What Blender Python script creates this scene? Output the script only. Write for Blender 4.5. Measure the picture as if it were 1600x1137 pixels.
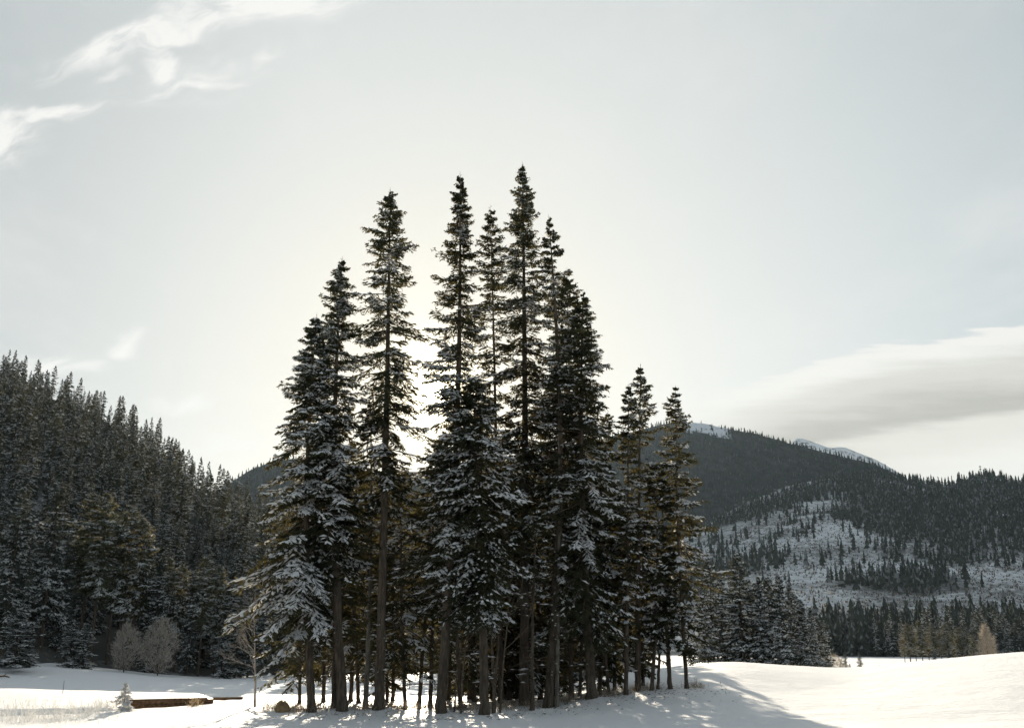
import bpy, math, random
import numpy as np
R = math.radians
for o in list(bpy.data.objects): bpy.data.objects.remove(o)
scene = bpy.context.scene
COL = scene.collection
PI = math.pi

# ------------------------------------------------------------------ camera
ZC = 2.4
W0, H0 = 1600.0, 1137.0
F = 35.0 / 36.0 * W0
PITCH = math.atan((1000 - H0 / 2) / F)
cam = bpy.data.cameras.new('camera'); cam.lens = 35; cam.sensor_width = 36
cam.clip_start = .1; cam.clip_end = 20000
camo = bpy.data.objects.new('camera', cam); COL.objects.link(camo)
camo.location = (0, 0, ZC); camo.rotation_euler = (PI / 2 + PITCH, 0, 0)
scene.camera = camo
CP, SP = math.cos(PITCH), math.sin(PITCH)

def uv(px, py):
    """slope coordinates x/y and z/y of the direction seen at a pixel"""
    cx = (px - W0 / 2) / F; cy = (H0 / 2 - py) / F
    k = CP - cy * SP
    return cx / k, (SP + cy * CP) / k
def at(px, py, d):
    u, v = uv(px, py); return np.array((u * d, d, ZC + v * d))
def px_of(x, y, z):
    v = (z - ZC) / y; cy = (v * CP - SP) / (CP + v * SP); cx = x / y * (CP - cy * SP)
    return W0 / 2 + cx * F, H0 / 2 - cy * F

# ------------------------------------------------------------------ exposure, sun, sky
EXPO = 1.55
KE = 2 ** EXPO
scene.view_settings.view_transform = 'Standard'; scene.view_settings.look = 'None'
scene.view_settings.exposure = EXPO; scene.view_settings.gamma = 1
scene.view_settings.use_curve_mapping = False
scene.cycles.max_bounces = 4; scene.cycles.diffuse_bounces = 2; scene.cycles.transmission_bounces = 2
scene.cycles.use_denoising = True; scene.cycles.adaptive_threshold = .025
SU, SV = uv(686, 612)
sun_v = np.array((SU, 1, SV)); sun_v /= np.linalg.norm(sun_v)
SUN_EL = math.asin(sun_v[2]); SUN_AZ = math.atan2(sun_v[0], sun_v[1])
sl = bpy.data.lights.new('sun', 'SUN'); sl.energy = 4.2; sl.angle = R(.55); sl.color = (1, .87, .68)
slo = bpy.data.objects.new('sun', sl); COL.objects.link(slo)
from mathutils import Vector
slo.rotation_euler = Vector(-sun_v).to_track_quat('-Z', 'Y').to_euler()
slo.location = (0, 0, 60)

world = bpy.data.worlds.new('World'); scene.world = world; world.use_nodes = True
wt = world.node_tree; wt.nodes.clear()
class NT:
    """tiny helper to write node maths as calls"""
    def __init__(s, t): s.t = t
    def new(s, ty): return s.t.nodes.new(ty)
    def put(s, sock, v):
        if isinstance(v, bpy.types.NodeSocket): s.t.links.new(v, sock)
        elif v is not None: sock.default_value = v
    def m(s, op, a, b=None, c=None, clamp=False):
        n = s.new('ShaderNodeMath'); n.operation = op; n.use_clamp = clamp
        for i, v in enumerate((a, b, c)): s.put(n.inputs[i], v)
        return n.outputs[0]
    def vm(s, op, a, b=None):
        n = s.new('ShaderNodeVectorMath'); n.operation = op
        s.put(n.inputs[0], a); s.put(n.inputs[1], b)
        return n.outputs['Value'] if op in ('DOT_PRODUCT', 'LENGTH') else n.outputs[0]
    def mix(s, f, a, b, mode='MIX'):
        n = s.new('ShaderNodeMix'); n.data_type = 'RGBA'; n.blend_type = mode
        s.put(n.inputs[0], f); s.put(n.inputs[6], a); s.put(n.inputs[7], b); return n.outputs[2]
    def xyz(s, x, y, z):
        n = s.new('ShaderNodeCombineXYZ'); s.put(n.inputs[0], x); s.put(n.inputs[1], y); s.put(n.inputs[2], z); return n.outputs[0]
    def noise(s, v, sc, det=5, rough=.55, dist=0):
        n = s.new('ShaderNodeTexNoise'); s.put(n.inputs['Vector'], v); n.inputs['Scale'].default_value = sc
        n.inputs['Detail'].default_value = det; n.inputs['Roughness'].default_value = rough
        n.inputs['Distortion'].default_value = dist; return n.outputs['Fac']
    def ss(s, v, lo, hi, a=0., b=1.):
        n = s.new('ShaderNodeMapRange'); n.interpolation_type = 'SMOOTHSTEP'
        s.put(n.inputs[0], v); n.inputs[1].default_value = lo; n.inputs[2].default_value = hi
        s.put(n.inputs[3], a); s.put(n.inputs[4], b); return n.outputs[0]
    def ramp(s, f, stops, interp='EASE'):
        n = s.new('ShaderNodeValToRGB'); n.color_ramp.interpolation = interp
        e = n.color_ramp.elements
        while len(e) < len(stops): e.new(.5)
        for i, (p, c) in enumerate(stops):
            e[i].position = p; e[i].color = (c, c, c, 1) if isinstance(c, (int, float)) else (*c, 1)
        s.put(n.inputs[0], f); return n.outputs[0]

SKY_STRENGTH = .05
HAZE = 2.4e-5
def build_sky():
    T = NT(wt)
    out = T.new('ShaderNodeOutputWorld'); bg = T.new('ShaderNodeBackground')
    wt.links.new(bg.outputs[0], out.inputs[0]); bg.inputs[1].default_value = SKY_STRENGTH
    sky = T.new('ShaderNodeTexSky'); sky.sky_type = 'NISHITA'; sky.sun_disc = False
    sky.sun_elevation = SUN_EL; sky.sun_rotation = SUN_AZ
    sky.air_density = 1.0; sky.dust_density = 1.3; sky.ozone_density = 1.5; sky.altitude = 900
    q = 1 / (SKY_STRENGTH * KE)            # display-linear value -> sky colour value
    D = T.new('ShaderNodeTexCoord').outputs['Generated']
    sep = T.new('ShaderNodeSeparateXYZ'); T.put(sep.inputs[0], D)
    x, y, z = sep.outputs
    cosg = T.m('MAXIMUM', T.vm('DOT_PRODUCT', D, tuple(float(a) for a in sun_v)), 0.)
    base = sky.outputs[0]
    # thin high veil: scatters a wide pale glow round the sun
    fw = T.ss(y, -.35, .6)                      # sun's half of the sky; the veil is brightened behind to lift shade
    hz = T.m('POWER', T.m('SUBTRACT', 1., T.m('ABSOLUTE', z), clamp=True), 3.)
    def glow(p, a): return T.m('MULTIPLY', T.m('POWER', cosg, p), a * q)
    vl = T.m('MULTIPLY', T.m('ADD', T.m('MULTIPLY', fw, -.13), .465), q)
    vl = T.m('ADD', vl, T.m('MULTIPLY', hz, .13 * q))
    vl = T.m('MULTIPLY', T.m('ADD', vl, glow(3.6, .54)), T.ss(x, -.62, -.12, .80, 1.))     # the veil thins out to the left
    wm = T.m('POWER', cosg, 5.)
    vc = T.mix(1., T.mix(T.m('POWER', cosg, 60.), T.mix(wm, (.85, .975, 1.03, 1), (1., 1., .935, 1)), (1.0, .955, .82, 1)), T.xyz(vl, vl, vl), 'MULTIPLY')
    col = T.mix(.94, base, vc)
    hs = T.m('ADD', T.m('ADD', glow(150, .13), glow(1200, 1.6)), T.m('ADD', glow(6000, 5.), glow(40000, 40.)))      # the sun itself through thin cloud
    col = T.mix(1., col, T.mix(1., (1., .88, .60, 1), T.xyz(hs, hs, hs), 'MULTIPLY'), 'ADD')
    # clouds
    yy = T.m('MAXIMUM', y, .05)
    u = T.m('DIVIDE', x, yy); v = T.m('DIVIDE', z, yy)
    P = T.xyz(u, v, 0.)
    wn = T.new('ShaderNodeTexNoise'); T.put(wn.inputs['Vector'], P); wn.inputs['Scale'].default_value = 9; wn.inputs['Detail'].default_value = 3
    warp = T.vm('SCALE', T.vm('SUBTRACT', wn.outputs['Color'], (.5, .5, .5)), None)
    warp.node.inputs['Scale'].default_value = .10
    PW = T.vm('ADD', P, warp)
    sw = T.new('ShaderNodeSeparateXYZ'); T.put(sw.inputs[0], PW); uw, vw = sw.outputs[0], sw.outputs[1]
    def blob(a, b, wpx, amp):
        """soft streak from pixel a to pixel b of width wpx"""
        (u0, v0), (u1, v1) = uv(*a), uv(*b)
        L = math.hypot(u1 - u0, v1 - v0) / 2 + 1e-4
        mp = T.new('ShaderNodeMapping'); mp.vector_type = 'TEXTURE'; T.put(mp.inputs[0], PW)
        mp.inputs[1].default_value = ((u0 + u1) / 2, (v0 + v1) / 2, 0); mp.inputs[2].default_value = (0, 0, math.atan2(v1 - v0, u1 - u0))
        mp.inputs[3].default_value = (L * 1.05, wpx / F * 1.1, 1)
        return T.m('MULTIPLY', T.m('EXPONENT', T.m('MULTIPLY', T.vm('DOT_PRODUCT', mp.outputs[0], mp.outputs[0]), -1.)), amp)
    mask = None
    for a, b, w, amp in [((75, 100), (320, 42), 26, 1.3), ((240, 55), (580, -25), 42, 1.3), ((215, 70), (270, 145), 34, 1.05), ((150, 150), (420, 120), 60, .55),
                         ((235, 138), (395, 138), 15, .95), ((-70, 215), (60, 215), 55, 1.25), ((0, 178), (165, 180), 17, 1.15),
                         ((395, 108), (450, 82), 16, .7), ((130, 130), (190, 105), 14, .65),
                         ((155, 546), (212, 535), 19, 1.05), ((10, 560), (150, 574), 24, .95), ((220, 624), (345, 602), 14, .9),
                         ((320, 712), (450, 695), 26, .9)]:
        e = blob(a, b, w, amp)
        mask = e if mask is None else T.m('MAXIMUM', mask, e)
    rot = T.new('ShaderNodeMapping'); rot.vector_type = 'TEXTURE'; T.put(rot.inputs[0], PW)
    rot.inputs[2].default_value = (0, 0, R(18)); rot.inputs[3].default_value = (.062, .026, 1)
    nz = T.noise(rot.outputs[0], 1., 5, .62)
    al = T.ss(T.m('MULTIPLY', mask, T.m('SUBTRACT', T.m('MULTIPLY', nz, 2.9), .62)), .08, 1.05)
    cw = T.m('MULTIPLY', al, .92)
    col = T.mix(cw, col, (.95 * q, .945 * q, .91 * q, 1))
    # faint broken cirrus all over the sky
    zz = T.m('MAXIMUM', T.m('ABSOLUTE', z), .06)
    PP = T.xyz(T.m('DIVIDE', x, zz), T.m('DIVIDE', y, zz), 0.)
    ci = T.noise(T.vm('MULTIPLY', PP, (.9, .42, 1.)), 1.7, 5, .62)
    cm = T.m('MULTIPLY', T.ss(ci, .44, .70), .30)
    lum = T.m('ADD', T.m('MULTIPLY', fw, .46 * q), .42 * q)
    col = T.mix(cm, col, T.mix(1., (1, .99, .96, 1), T.xyz(lum, lum, lum), 'MULTIPLY'))
    # long layered cloud bank low on the right
    (ua, va), (ub, vb), (uc, vc) = uv(1050, 622), uv(1330, 548), uv(1600, 505)
    k2 = ((vc - va) / (uc - ua) - (vb - va) / (ub - ua)) / (uc - ub)
    k1 = (vb - va) / (ub - ua) - k2 * (ub - ua)
    du = T.m('SUBTRACT', u, ua); duc = T.m('MINIMUM', du, .62)
    vt = T.m('ADD', T.m('ADD', va, T.m('MULTIPLY', duc, k1)), T.m('MULTIPLY', T.m('MULTIPLY', duc, duc), k2))
    wv = T.noise(T.vm('MULTIPLY', P, (6., 58., 1.)), 1., 5, .6)
    depth = T.m('ADD', T.m('SUBTRACT', vt, v), T.m('MULTIPLY', T.m('SUBTRACT', wv, .5), .055))
    dn = T.m('DIVIDE', depth, .155)
    al2 = T.ramp(dn, [(0, 0), (.045, .85), (.16, .75), (.5, .8), (.78, .85), (1, .7)])
    side = T.m('MULTIPLY', T.ss(u, ua - .10, ua + .16), T.ss(u, .85, 1.6, 1., 0.))
    tone = T.ramp(dn, [(0, (.90, .89, .85)), (.1, (.93, .915, .86)), (.3, (.70, .68, .615)), (.52, (.47, .455, .40)), (.68, (.80, .785, .71)), (1, (.95, .93, .86))])
    tone = T.mix(1., tone, (q, q, q, 1), 'MULTIPLY')
    fade = T.ss(dn, 1.0, 1.5, 1., 0.)
    a2 = T.m('MULTIPLY', T.m('MULTIPLY', al2, side), T.m('MULTIPLY', fade, T.ss(y, .02, .1)))
    col = T.mix(a2, col, tone)
    T.put(bg.inputs[0], col)
build_sky()
world.cycles.sampling_method = 'MANUAL'; world.cycles.sample_map_resolution = 512

# ------------------------------------------------------------------ helpers
def vnoise(x, y, seed=0):
    """smooth value noise, arrays in, about -1..1"""
    xi = np.floor(x).astype(np.int64); yi = np.floor(y).astype(np.int64)
    fx = x - xi; fy = y - yi
    fx = fx * fx * (3 - 2 * fx); fy = fy * fy * (3 - 2 * fy)
    def h(a, b):
        n = (a * 374761393 + b * 668265263 + seed * 1442695041) & 0x7fffffff
        n = ((n ^ (n >> 13)) * 1274126177) & 0x7fffffff
        return ((n ^ (n >> 16)) & 0xffff) / 32767.5 - 1
    a = h(xi, yi); b = h(xi + 1, yi); c = h(xi, yi + 1); d = h(xi + 1, yi + 1)
    return (a * (1 - fx) + b * fx) * (1 - fy) + (c * (1 - fx) + d * fx) * fy
def fbm(x, y, seed=0, oct=4):
    s = 0; a = 1
    for i in range(oct):
        s = s + a * vnoise(x, y, seed + i * 17); x = x * 2.03 + 5.1; y = y * 2.03 + 3.7; a *= .5
    return s
def unit(v): return v / np.maximum(np.linalg.norm(v, axis=-1, keepdims=True), 1e-9)

def mesh_np(name, verts, faces, mats=(), mat_idx=None, smooth=False):
    """faces: list of int arrays (n,3) or (n,4)"""
    me = bpy.data.meshes.new(name)
    faces = [f for f in faces if len(f)]
    me.vertices.add(len(verts)); me.vertices.foreach_set('co', np.asarray(verts, np.float32).ravel())
    loops = np.concatenate([f.ravel() for f in faces]).astype(np.int32)
    tot = np.concatenate([np.full(len(f), f.shape[1]) for f in faces])
    st = np.concatenate(([0], np.cumsum(tot)[:-1])).astype(np.int32)
    me.loops.add(len(loops)); me.loops.foreach_set('vertex_index', loops)
    me.polygons.add(len(st)); me.polygons.foreach_set('loop_start', st)
    for m in mats: me.materials.append(m)
    if mat_idx is not None: me.polygons.foreach_set('material_index', np.concatenate(mat_idx).astype(np.int32))
    if smooth: me.polygons.foreach_set('use_smooth', np.ones(len(st), bool))
    me.update(calc_edges=True); me.validate()
    return me
def obj(name, me, parent=None, loc=(0, 0, 0), **props):
    o = bpy.data.objects.new(name, me); COL.objects.link(o); o.location = loc
    if parent is not None: o.parent = parent
    for k, v in props.items():
        if v: o[k] = v
    return o
def copy_tree(o, parent=None):
    c = o.copy(); COL.objects.link(c); c.parent = parent
    for ch in list(o.children): copy_tree(ch, c)
    return c

class Geo:
    """collects vertices and faces"""
    def __init__(s): s.v = []; s.f = []; s.mi = []; s.n = 0
    def add(s, v, f, mi=0):
        if len(f) == 0: return
        v = np.asarray(v, float).reshape(-1, 3); f = np.asarray(f, int)
        s.v.append(v); s.f.append(f + s.n); s.mi.append(np.full(len(f), mi)); s.n += len(v)
    def mesh(s, name, mats, smooth=False):
        if not s.v: s.add([(0, 0, 0), (0, 0, .01), (0, .01, 0)], [(0, 1, 2)])
        return mesh_np(name, np.concatenate(s.v), s.f, mats, s.mi, smooth)
    def box(s, lo, hi, mi=0, fn=None):
        (a, b, c), (d, e, f) = lo, hi
        v = np.array([(a, b, c), (d, b, c), (d, e, c), (a, e, c), (a, b, f), (d, b, f), (d, e, f), (a, e, f)], float)
        if fn is not None: v = fn(v)
        s.add(v, [(3, 2, 1, 0), (4, 5, 6, 7), (0, 1, 5, 4), (1, 2, 6, 5), (2, 3, 7, 6), (3, 0, 4, 7)], mi)
    def tube(s, pts, rad, sides=6, mi=0, cap=True):
        pts = np.asarray(pts, float); n = len(pts); rad = np.asarray(rad, float)
        t = unit(np.gradient(pts, axis=0)); ref = np.array((1., .13, .07)) if abs(t[0, 2]) > .7 else np.array((0, 0, 1.))
        a = unit(np.cross(t, ref)); b = np.cross(t, a)
        th = np.arange(sides) * 2 * PI / sides
        ring = pts[:, None] + rad.reshape(n, -1, 1) * (np.cos(th)[None, :, None] * a[:, None] + np.sin(th)[None, :, None] * b[:, None])
        i = np.arange(n - 1)[:, None] * sides; j = np.arange(sides)[None]
        jn = (j + 1) % sides
        f = np.stack([i + j, i + jn, i + sides + jn, i + sides + j], -1).reshape(-1, 4)
        s.add(ring.reshape(-1, 3), f, mi)
        if cap:
            s.add(ring[-1], np.stack([np.zeros(sides - 2, int), np.arange(1, sides - 1), np.arange(2, sides)], -1), mi)
            s.add(ring[0], np.stack([np.zeros(sides - 2, int), np.arange(2, sides), np.arange(1, sides - 1)], -1), mi)

# ------------------------------------------------------------------ materials
def material(name, fn):
    m = bpy.data.materials.new(name); m.use_nodes = True; t = m.node_tree; t.nodes.clear()
    T = NT(t); o = T.new('ShaderNodeOutputMaterial'); t.links.new(fn(T), o.inputs[0]); return m
def lam(T, col, trans=None, f=.3, normal=None):
    d = T.new('ShaderNodeBsdfDiffuse'); T.put(d.inputs[0], col); d.inputs[1].default_value = .6
    if normal is not None: T.put(d.inputs['Normal'], normal)
    if trans is None: return d.outputs[0]
    r = T.new('ShaderNodeBsdfTranslucent'); T.put(r.inputs[0], trans)
    mx = T.new('ShaderNodeMixShader'); mx.inputs[0].default_value = f
    T.t.links.new(d.outputs[0], mx.inputs[1]); T.t.links.new(r.outputs[0], mx.inputs[2]); return mx.outputs[0]
def bump(T, h, s, d=.05):
    n = T.new('ShaderNodeBump'); n.inputs['Strength'].default_value = s; n.inputs['Distance'].default_value = d
    T.put(n.inputs['Height'], h); return n.outputs[0]
def pos(T): return T.new('ShaderNodeNewGeometry').outputs['Position']
def rnd(T): return T.new('ShaderNodeObjectInfo').outputs['Random']
def loc(T): return T.new('ShaderNodeTexCoord').outputs['Object']

def m_ground(T):
    p = pos(T)
    n1 = T.noise(p, .35, 4); n2 = T.noise(p, 5., 6, .6); n3 = T.noise(p, 40., 3)
    col = T.mix(n1, (.76, .77, .80, 1), (.84, .84, .85, 1))
    fleck = T.ss(T.noise(p, 9., 5, .7), .68, .76)
    col = T.mix(T.m('MULTIPLY', fleck, .25), col, (.40, .36, .28, 1))
    rp = T.noise(T.vm('MULTIPLY', p, (.5, 1.6, 1.)), 2.2, 5, .65)
    h = T.m('ADD', T.m('ADD', T.m('MULTIPLY', n2, .6), T.m('MULTIPLY', n3, .15)), T.m('MULTIPLY', rp, .9))
    b = T.new('ShaderNodeBsdfPrincipled'); T.put(b.inputs['Base Color'], col); b.inputs['Roughness'].default_value = .62
    b.inputs['Specular IOR Level'].default_value = .25
    T.put(b.inputs['Normal'], bump(T, h, .5, .16)); return b.outputs[0]
def m_snow(T):
    n = T.noise(loc(T), 6., 3)
    col = T.mix(n, (.66, .68, .72, 1), (.86, .87, .88, 1))
    return lam(T, col, (.80, .74, .62, 1), .25)
def m_frost(T):
    n = T.noise(loc(T), 5., 3)
    col = T.mix(n, (.46, .48, .50, 1), (.80, .82, .84, 1))
    return lam(T, col, (.66, .62, .53, 1), .3)
def m_needle(a, b, tr):
    def fn(T):
        n = T.ss(T.noise(loc(T), 1.3, 4), .35, .65)
        g = T.ss(T.noise(pos(T), .16, 2), .34, .66, .65, 1.5)
        col = T.mix(n, (*a, 1), (*b, 1)); col = T.mix(1., col, T.xyz(g, g, g), 'MULTIPLY'); col = T.mix(T.m('MULTIPLY', rnd(T), .3), col, (.040, .046, .040, 1))
        return lam(T, col, (*tr, 1), .28)
    return fn
def m_bark(a, b, sc=5.):
    def fn(T):
        v = T.vm('MULTIPLY', loc(T), (1., 1., .22))
        n = T.noise(v, sc * 2.2, 6, .65); k = T.noise(v, sc * .6, 3)
        col = T.mix(T.ss(n, .35, .7), (*a, 1), (*b, 1)); col = T.mix(T.m('MULTIPLY', k, .35), col, (.16, .15, .13, 1))
        return lam(T, col, None, 0, bump(T, n, .8, .05))
    return fn
def m_plain(a, b, sc=4., tr=None, f=.3):
    def fn(T):
        n = T.ss(T.noise(loc(T), sc, 5, .6), .3, .7); return lam(T, T.mix(n, (*a, 1), (*b, 1)), tr and (*tr, 1), f)
    return fn
def m_hill(T):                                     # snow with brush and dark forest litter
    p = pos(T); n = T.noise(p, .05, 5, .6); k = T.noise(p, .35, 4, .7)
    f = T.ss(T.m('ADD', T.m('MULTIPLY', n, .6), T.m('MULTIPLY', k, .5)), .34, .56)
    return lam(T, T.mix(f, (.55, .56, .58, 1), (.085, .085, .08, 1)), None, 0, bump(T, k, .6, .6))
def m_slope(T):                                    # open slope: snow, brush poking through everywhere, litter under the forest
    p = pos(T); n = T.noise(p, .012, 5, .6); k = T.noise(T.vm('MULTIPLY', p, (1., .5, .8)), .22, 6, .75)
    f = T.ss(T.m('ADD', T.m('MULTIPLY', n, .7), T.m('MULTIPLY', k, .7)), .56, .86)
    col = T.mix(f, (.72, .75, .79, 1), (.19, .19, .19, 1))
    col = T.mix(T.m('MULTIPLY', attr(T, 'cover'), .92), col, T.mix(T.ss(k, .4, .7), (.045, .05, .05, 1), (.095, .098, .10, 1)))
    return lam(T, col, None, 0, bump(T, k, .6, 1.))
def attr(T, n):
    a = T.new('ShaderNodeAttribute'); a.attribute_name = n; return a.outputs['Fac']
def m_mountain(T):                                 # close forest seen from afar, an open snow face near the top
    p = pos(T); k = T.noise(T.vm('MULTIPLY', p, (1., .4, 1.)), .05, 5, .7)
    col = T.mix(T.ss(k, .35, .7), (.040, .042, .045, 1), (.085, .086, .088, 1))
    col = T.mix(T.m('MULTIPLY', T.m('SUBTRACT', 1., attr(T, 'cover')), T.ss(k, .66, .5)), col, (.72, .75, .80, 1))
    return lam(T, col, None, 0, bump(T, k, .8, 4.))
def m_ridge(T):
    p = pos(T); k = T.noise(T.vm('MULTIPLY', p, (1., .4, 2.)), .035, 6, .7)
    return lam(T, T.mix(T.ss(k, .5, .64), (.8, .82, .86, 1), (.16, .16, .17, 1)), None, 0, bump(T, k, .8, 6.))
M = dict(
    ground=material('snow_ground', m_ground), snow=material('branch_snow', m_snow), frost=material('frost', m_frost),
    needle=material('spruce_needles', m_needle((.018, .027, .019), (.044, .054, .032), (.13, .105, .04))),
    needle_far=material('spruce_needles_far', m_needle((.036, .050, .044), (.066, .080, .070), (.085, .08, .05))),
    needle_pine_sunlit=material('sunlit_pine_needles', m_needle((.045, .055, .034), (.09, .10, .065), (.20, .17, .09))),  # yellow-green pine needles, coloured paler and warmer to stand in for sunlight
    bark=material('spruce_bark', m_bark((.042, .032, .024), (.135, .106, .08))),
    pale_bark=material('pale_bark', m_bark((.11, .10, .085), (.27, .25, .21))),
    twig=material('twig_bark', m_plain((.07, .055, .04), (.17, .14, .11), 9.)),
    frost_twig=material('frosted_twig', m_plain((.17, .145, .12), (.56, .54, .52), 7., (.5, .42, .3), .25)),
    frost_far=material('frost_far', m_plain((.12, .125, .13), (.26, .27, .28), 5.)),
    larch=material('larch_twigs', m_plain((.30, .26, .21), (.56, .51, .44), 3., (.34, .29, .22), .2)),
    dry=material('dry_grass', m_plain((.20, .155, .11), (.48, .42, .34), 6., (.38, .28, .16), .3)),
    frost_grass=material('frosted_grass', m_plain((.62, .61, .59), (.86, .86, .85), 6., (.6, .58, .54), .15)),
    wood=material('weathered_wood', m_plain((.10, .06, .035), (.24, .15, .09), 9.)),
    stone=material('brown_stone', m_plain((.20, .13, .07), (.36, .26, .16), 5.)),
    metal=material('painted_metal', m_plain((.10, .10, .10), (.18, .18, .18), 3.)),
    hill=material('hill_floor', m_hill), slope=material('open_slope', m_slope), mountain=material('mountain_forest', m_mountain),
    ridge=material('snowy_ridge', m_ridge),
)

# ------------------------------------------------------------------ terrain
def table(px_list, py=1050):
    return np.array([uv(p, py)[0] for p in px_list])
# columns: pixel azimuths; rows: distance in front of the camera; values: height of the snow
G_D = np.array([0, 12, 22, 29, 33, 37, 41, 45, 49, 53, 58, 66, 80, 105, 150, 220, 300, 450, 900, 4500.])
G_PX = [-300, 0, 150, 300, 420, 560, 720, 860, 930, 1000, 1080, 1140, 1250, 1335, 1440, 1600, 1900]
G_U = table(G_PX)
def crest(zs): return zs
flat = [.8, .62, .25, .02, 0, 0, 0, 0, 0]
G_Z = np.array([
    [.8, .6, .2, .0, -.10, .0, .05, .08, .08, .0, -.6, -1.4, -1.6, 2., 6, 8, 8, 8, 8, 8],        # -300
    [.8, .6, .2, .02, -.10, .0, .05, .08, .08, .0, -.6, -1.5, -2., .6, 1, 1, 1, 1, 1, 1],        # 0
    [.8, .6, .2, .02, -.06, .0, .03, .05, .05, -.1, -.7, -1.6, -2.2, -.4, -1, -1, -1, -1, -1, -1],
    [.8, .6, .2, .02, -.02, .0, .0, .0, -.02, -.3, -.8, -1.6, -2.2, -1.6, -2, -2, -2, -2, -2, -2],
    [.8, .6, .2, .02, 0, .0, .0, -.02, -.1, -.4, -.9, -1.7, -2.3, -2.1, -2.1, -3, -4, -4, -4, -4],
    [.8, .6, .2, .02, 0, .02, .0, -.03, -.12, -.4, -.9, -1.7, -2.3, -2.2, -2.2, -3, -4, -4, -4, -4],
    [.8, .6, .2, .01, -.02, .02, .0, -.04, -.15, -.4, -.9, -1.7, -2.3, -2.2, -2.2, -3, -4, -4, -4, -4],
    [.8, .6, .2, .02, 0, .05, .08, .08, .06, 0, -.4, -1.2, -2, -2.4, -3, -4, -4, -4, -4, -4],
    [.8, .6, .2, .05, .06, .17, .33, .46, .55, .5, .1, -.8, -1.8, -2.6, -3, -4, -4, -4, -4, -4],
    [.8, .6, .2, .06, .12, .28, .50, .70, .84, .88, .5, -.5, -1.6, -2.8, -3.4, -4, -4, -4, -4, -4],
    [.8, .6, .2, .08, .16, .36, .60, .86, 1.06, 1.16, .9, -.2, -1.6, -3, -3.6, -4, -4, -4, -4, -4],
    [.8, .6, .2, .08, .14, .30, .54, .82, 1.08, 1.25, 1.1, .2, -1.6, -3, -3.7, -4, -4, -4, -4, -4],
    [.8, .6, .2, .06, .08, .16, .32, .54, .78, .95, .98, .3, -1.6, -3, -3.8, -4.2, -4, -4, -4, -4],
    [.8, .6, .2, .05, .08, .16, .30, .50, .70, .87, .93, .4, -1.4, -3.2, -4.2, -4.6, -4, -4, -4, -4],
    [.8, .6, .2, .06, .14, .30, .52, .76, 1.0, 1.2, 1.26, .8, -1., -3, -4, -4.4, -4, -4, -4, -4],
    [.8, .6, .25, .14, .30, .58, .90, 1.22, 1.5, 1.7, 1.75, 1.4, 0, -2.4, -4, -4.2, -4, -4, -4, -4],
    [.8, .6, .3, .25, .5, .9, 1.3, 1.7, 2.1, 2.3, 2.4, 2., 1, -1.5, -3, -4, -4, -4, -4, -4]])
def cr_weights(x, xs):
    """Catmull-Rom over an uneven grid: index and 4 weights"""
    i = np.clip(np.searchsorted(xs, x, side='right') - 1, 0, len(xs) - 2)
    t = np.clip((x - xs[i]) / (xs[i + 1] - xs[i]), 0, 1)
    i0 = np.maximum(i - 1, 0); i3 = np.minimum(i + 2, len(xs) - 1)
    h = xs[i + 1] - xs[i]
    m1a = np.where(i > 0, h / np.maximum(xs[i + 1] - xs[i0], 1e-9), 0); m2a = np.where(i < len(xs) - 2, h / np.maximum(xs[i3] - xs[i], 1e-9), 0)
    h00 = 2 * t**3 - 3 * t**2 + 1; h10 = t**3 - 2 * t**2 + t; h01 = -2 * t**3 + 3 * t**2; h11 = t**3 - t**2
    return (i0, i, i + 1, i3), (-h10 * m1a, h00 - h11 * m2a, h01 + h10 * m1a, h11 * m2a)
def sample_grid(u, d, us, ds, Z):
    iu, wu = cr_weights(u, us); idd, wd = cr_weights(d, ds); s = 0
    for a, wa in zip(iu, wu):
        for b, wb in zip(idd, wd): s = s + Z[a, b] * wa * wb
    return s
def polar(x, y):
    az = np.arctan2(x, y); r = np.hypot(x, y); ac = np.clip(az, -.55, .55)
    return np.tan(ac), r * np.cos(ac)
# the ditch the little bridge crosses
DITCH = np.array([at(-260, 1110, 35.5)[:2], at(0, 1110, 36.0)[:2], at(110, 1110, 36.6)[:2], at(200, 1105, 38.5)[:2], at(270, 1100, 41.)[:2], at(330, 1095, 46)[:2], at(370, 1095, 56)[:2]])
HUMPS = []
def seg_dist(x, y, P):
    best = np.full(np.shape(x), 1e9)
    for a, b in zip(P[:-1], P[1:]):
        ab = b - a; t = np.clip(((x - a[0]) * ab[0] + (y - a[1]) * ab[1]) / (ab @ ab), 0, 1)
        best = np.minimum(best, np.hypot(x - a[0] - t * ab[0], y - a[1] - t * ab[1]))
    return best
def ground(x, y):
    x = np.asarray(x, float); y = np.asarray(y, float)
    u, d = polar(x, y); z = sample_grid(u, d, G_U, G_D, G_Z)
    near = np.exp(-(d / 90.) ** 2)
    z = z + near * (.05 * fbm(x * .16, y * .16, 3, 3) + .018 * fbm(x * .9, y * .9, 5, 3))
    z = z + (1 - near) * .35 * fbm(x * .02, y * .02, 8, 3)
    k = seg_dist(x, y, DITCH); z = z - .62 * np.exp(-(k / .85) ** 4) - .25 * np.exp(-(k / .4) ** 2)
    for hx, hy, hz, hr in HUMPS:
        z = z + hz * np.exp(-((x - hx) ** 2 + (y - hy) ** 2) / hr ** 2)
    return z
def g1(x, y): return float(ground(np.array([x]), np.array([y]))[0])
def ground_hit(px, py, lo=26., hi=70.):
    u, v = uv(px, py)
    d = np.arange(lo, hi, .1); below = np.nonzero(ZC + v * d <= ground(u * d, d))[0]
    if not len(below): return None
    d = d[below[0]]; return np.array((u * d, d, g1(u * d, d)))
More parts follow.
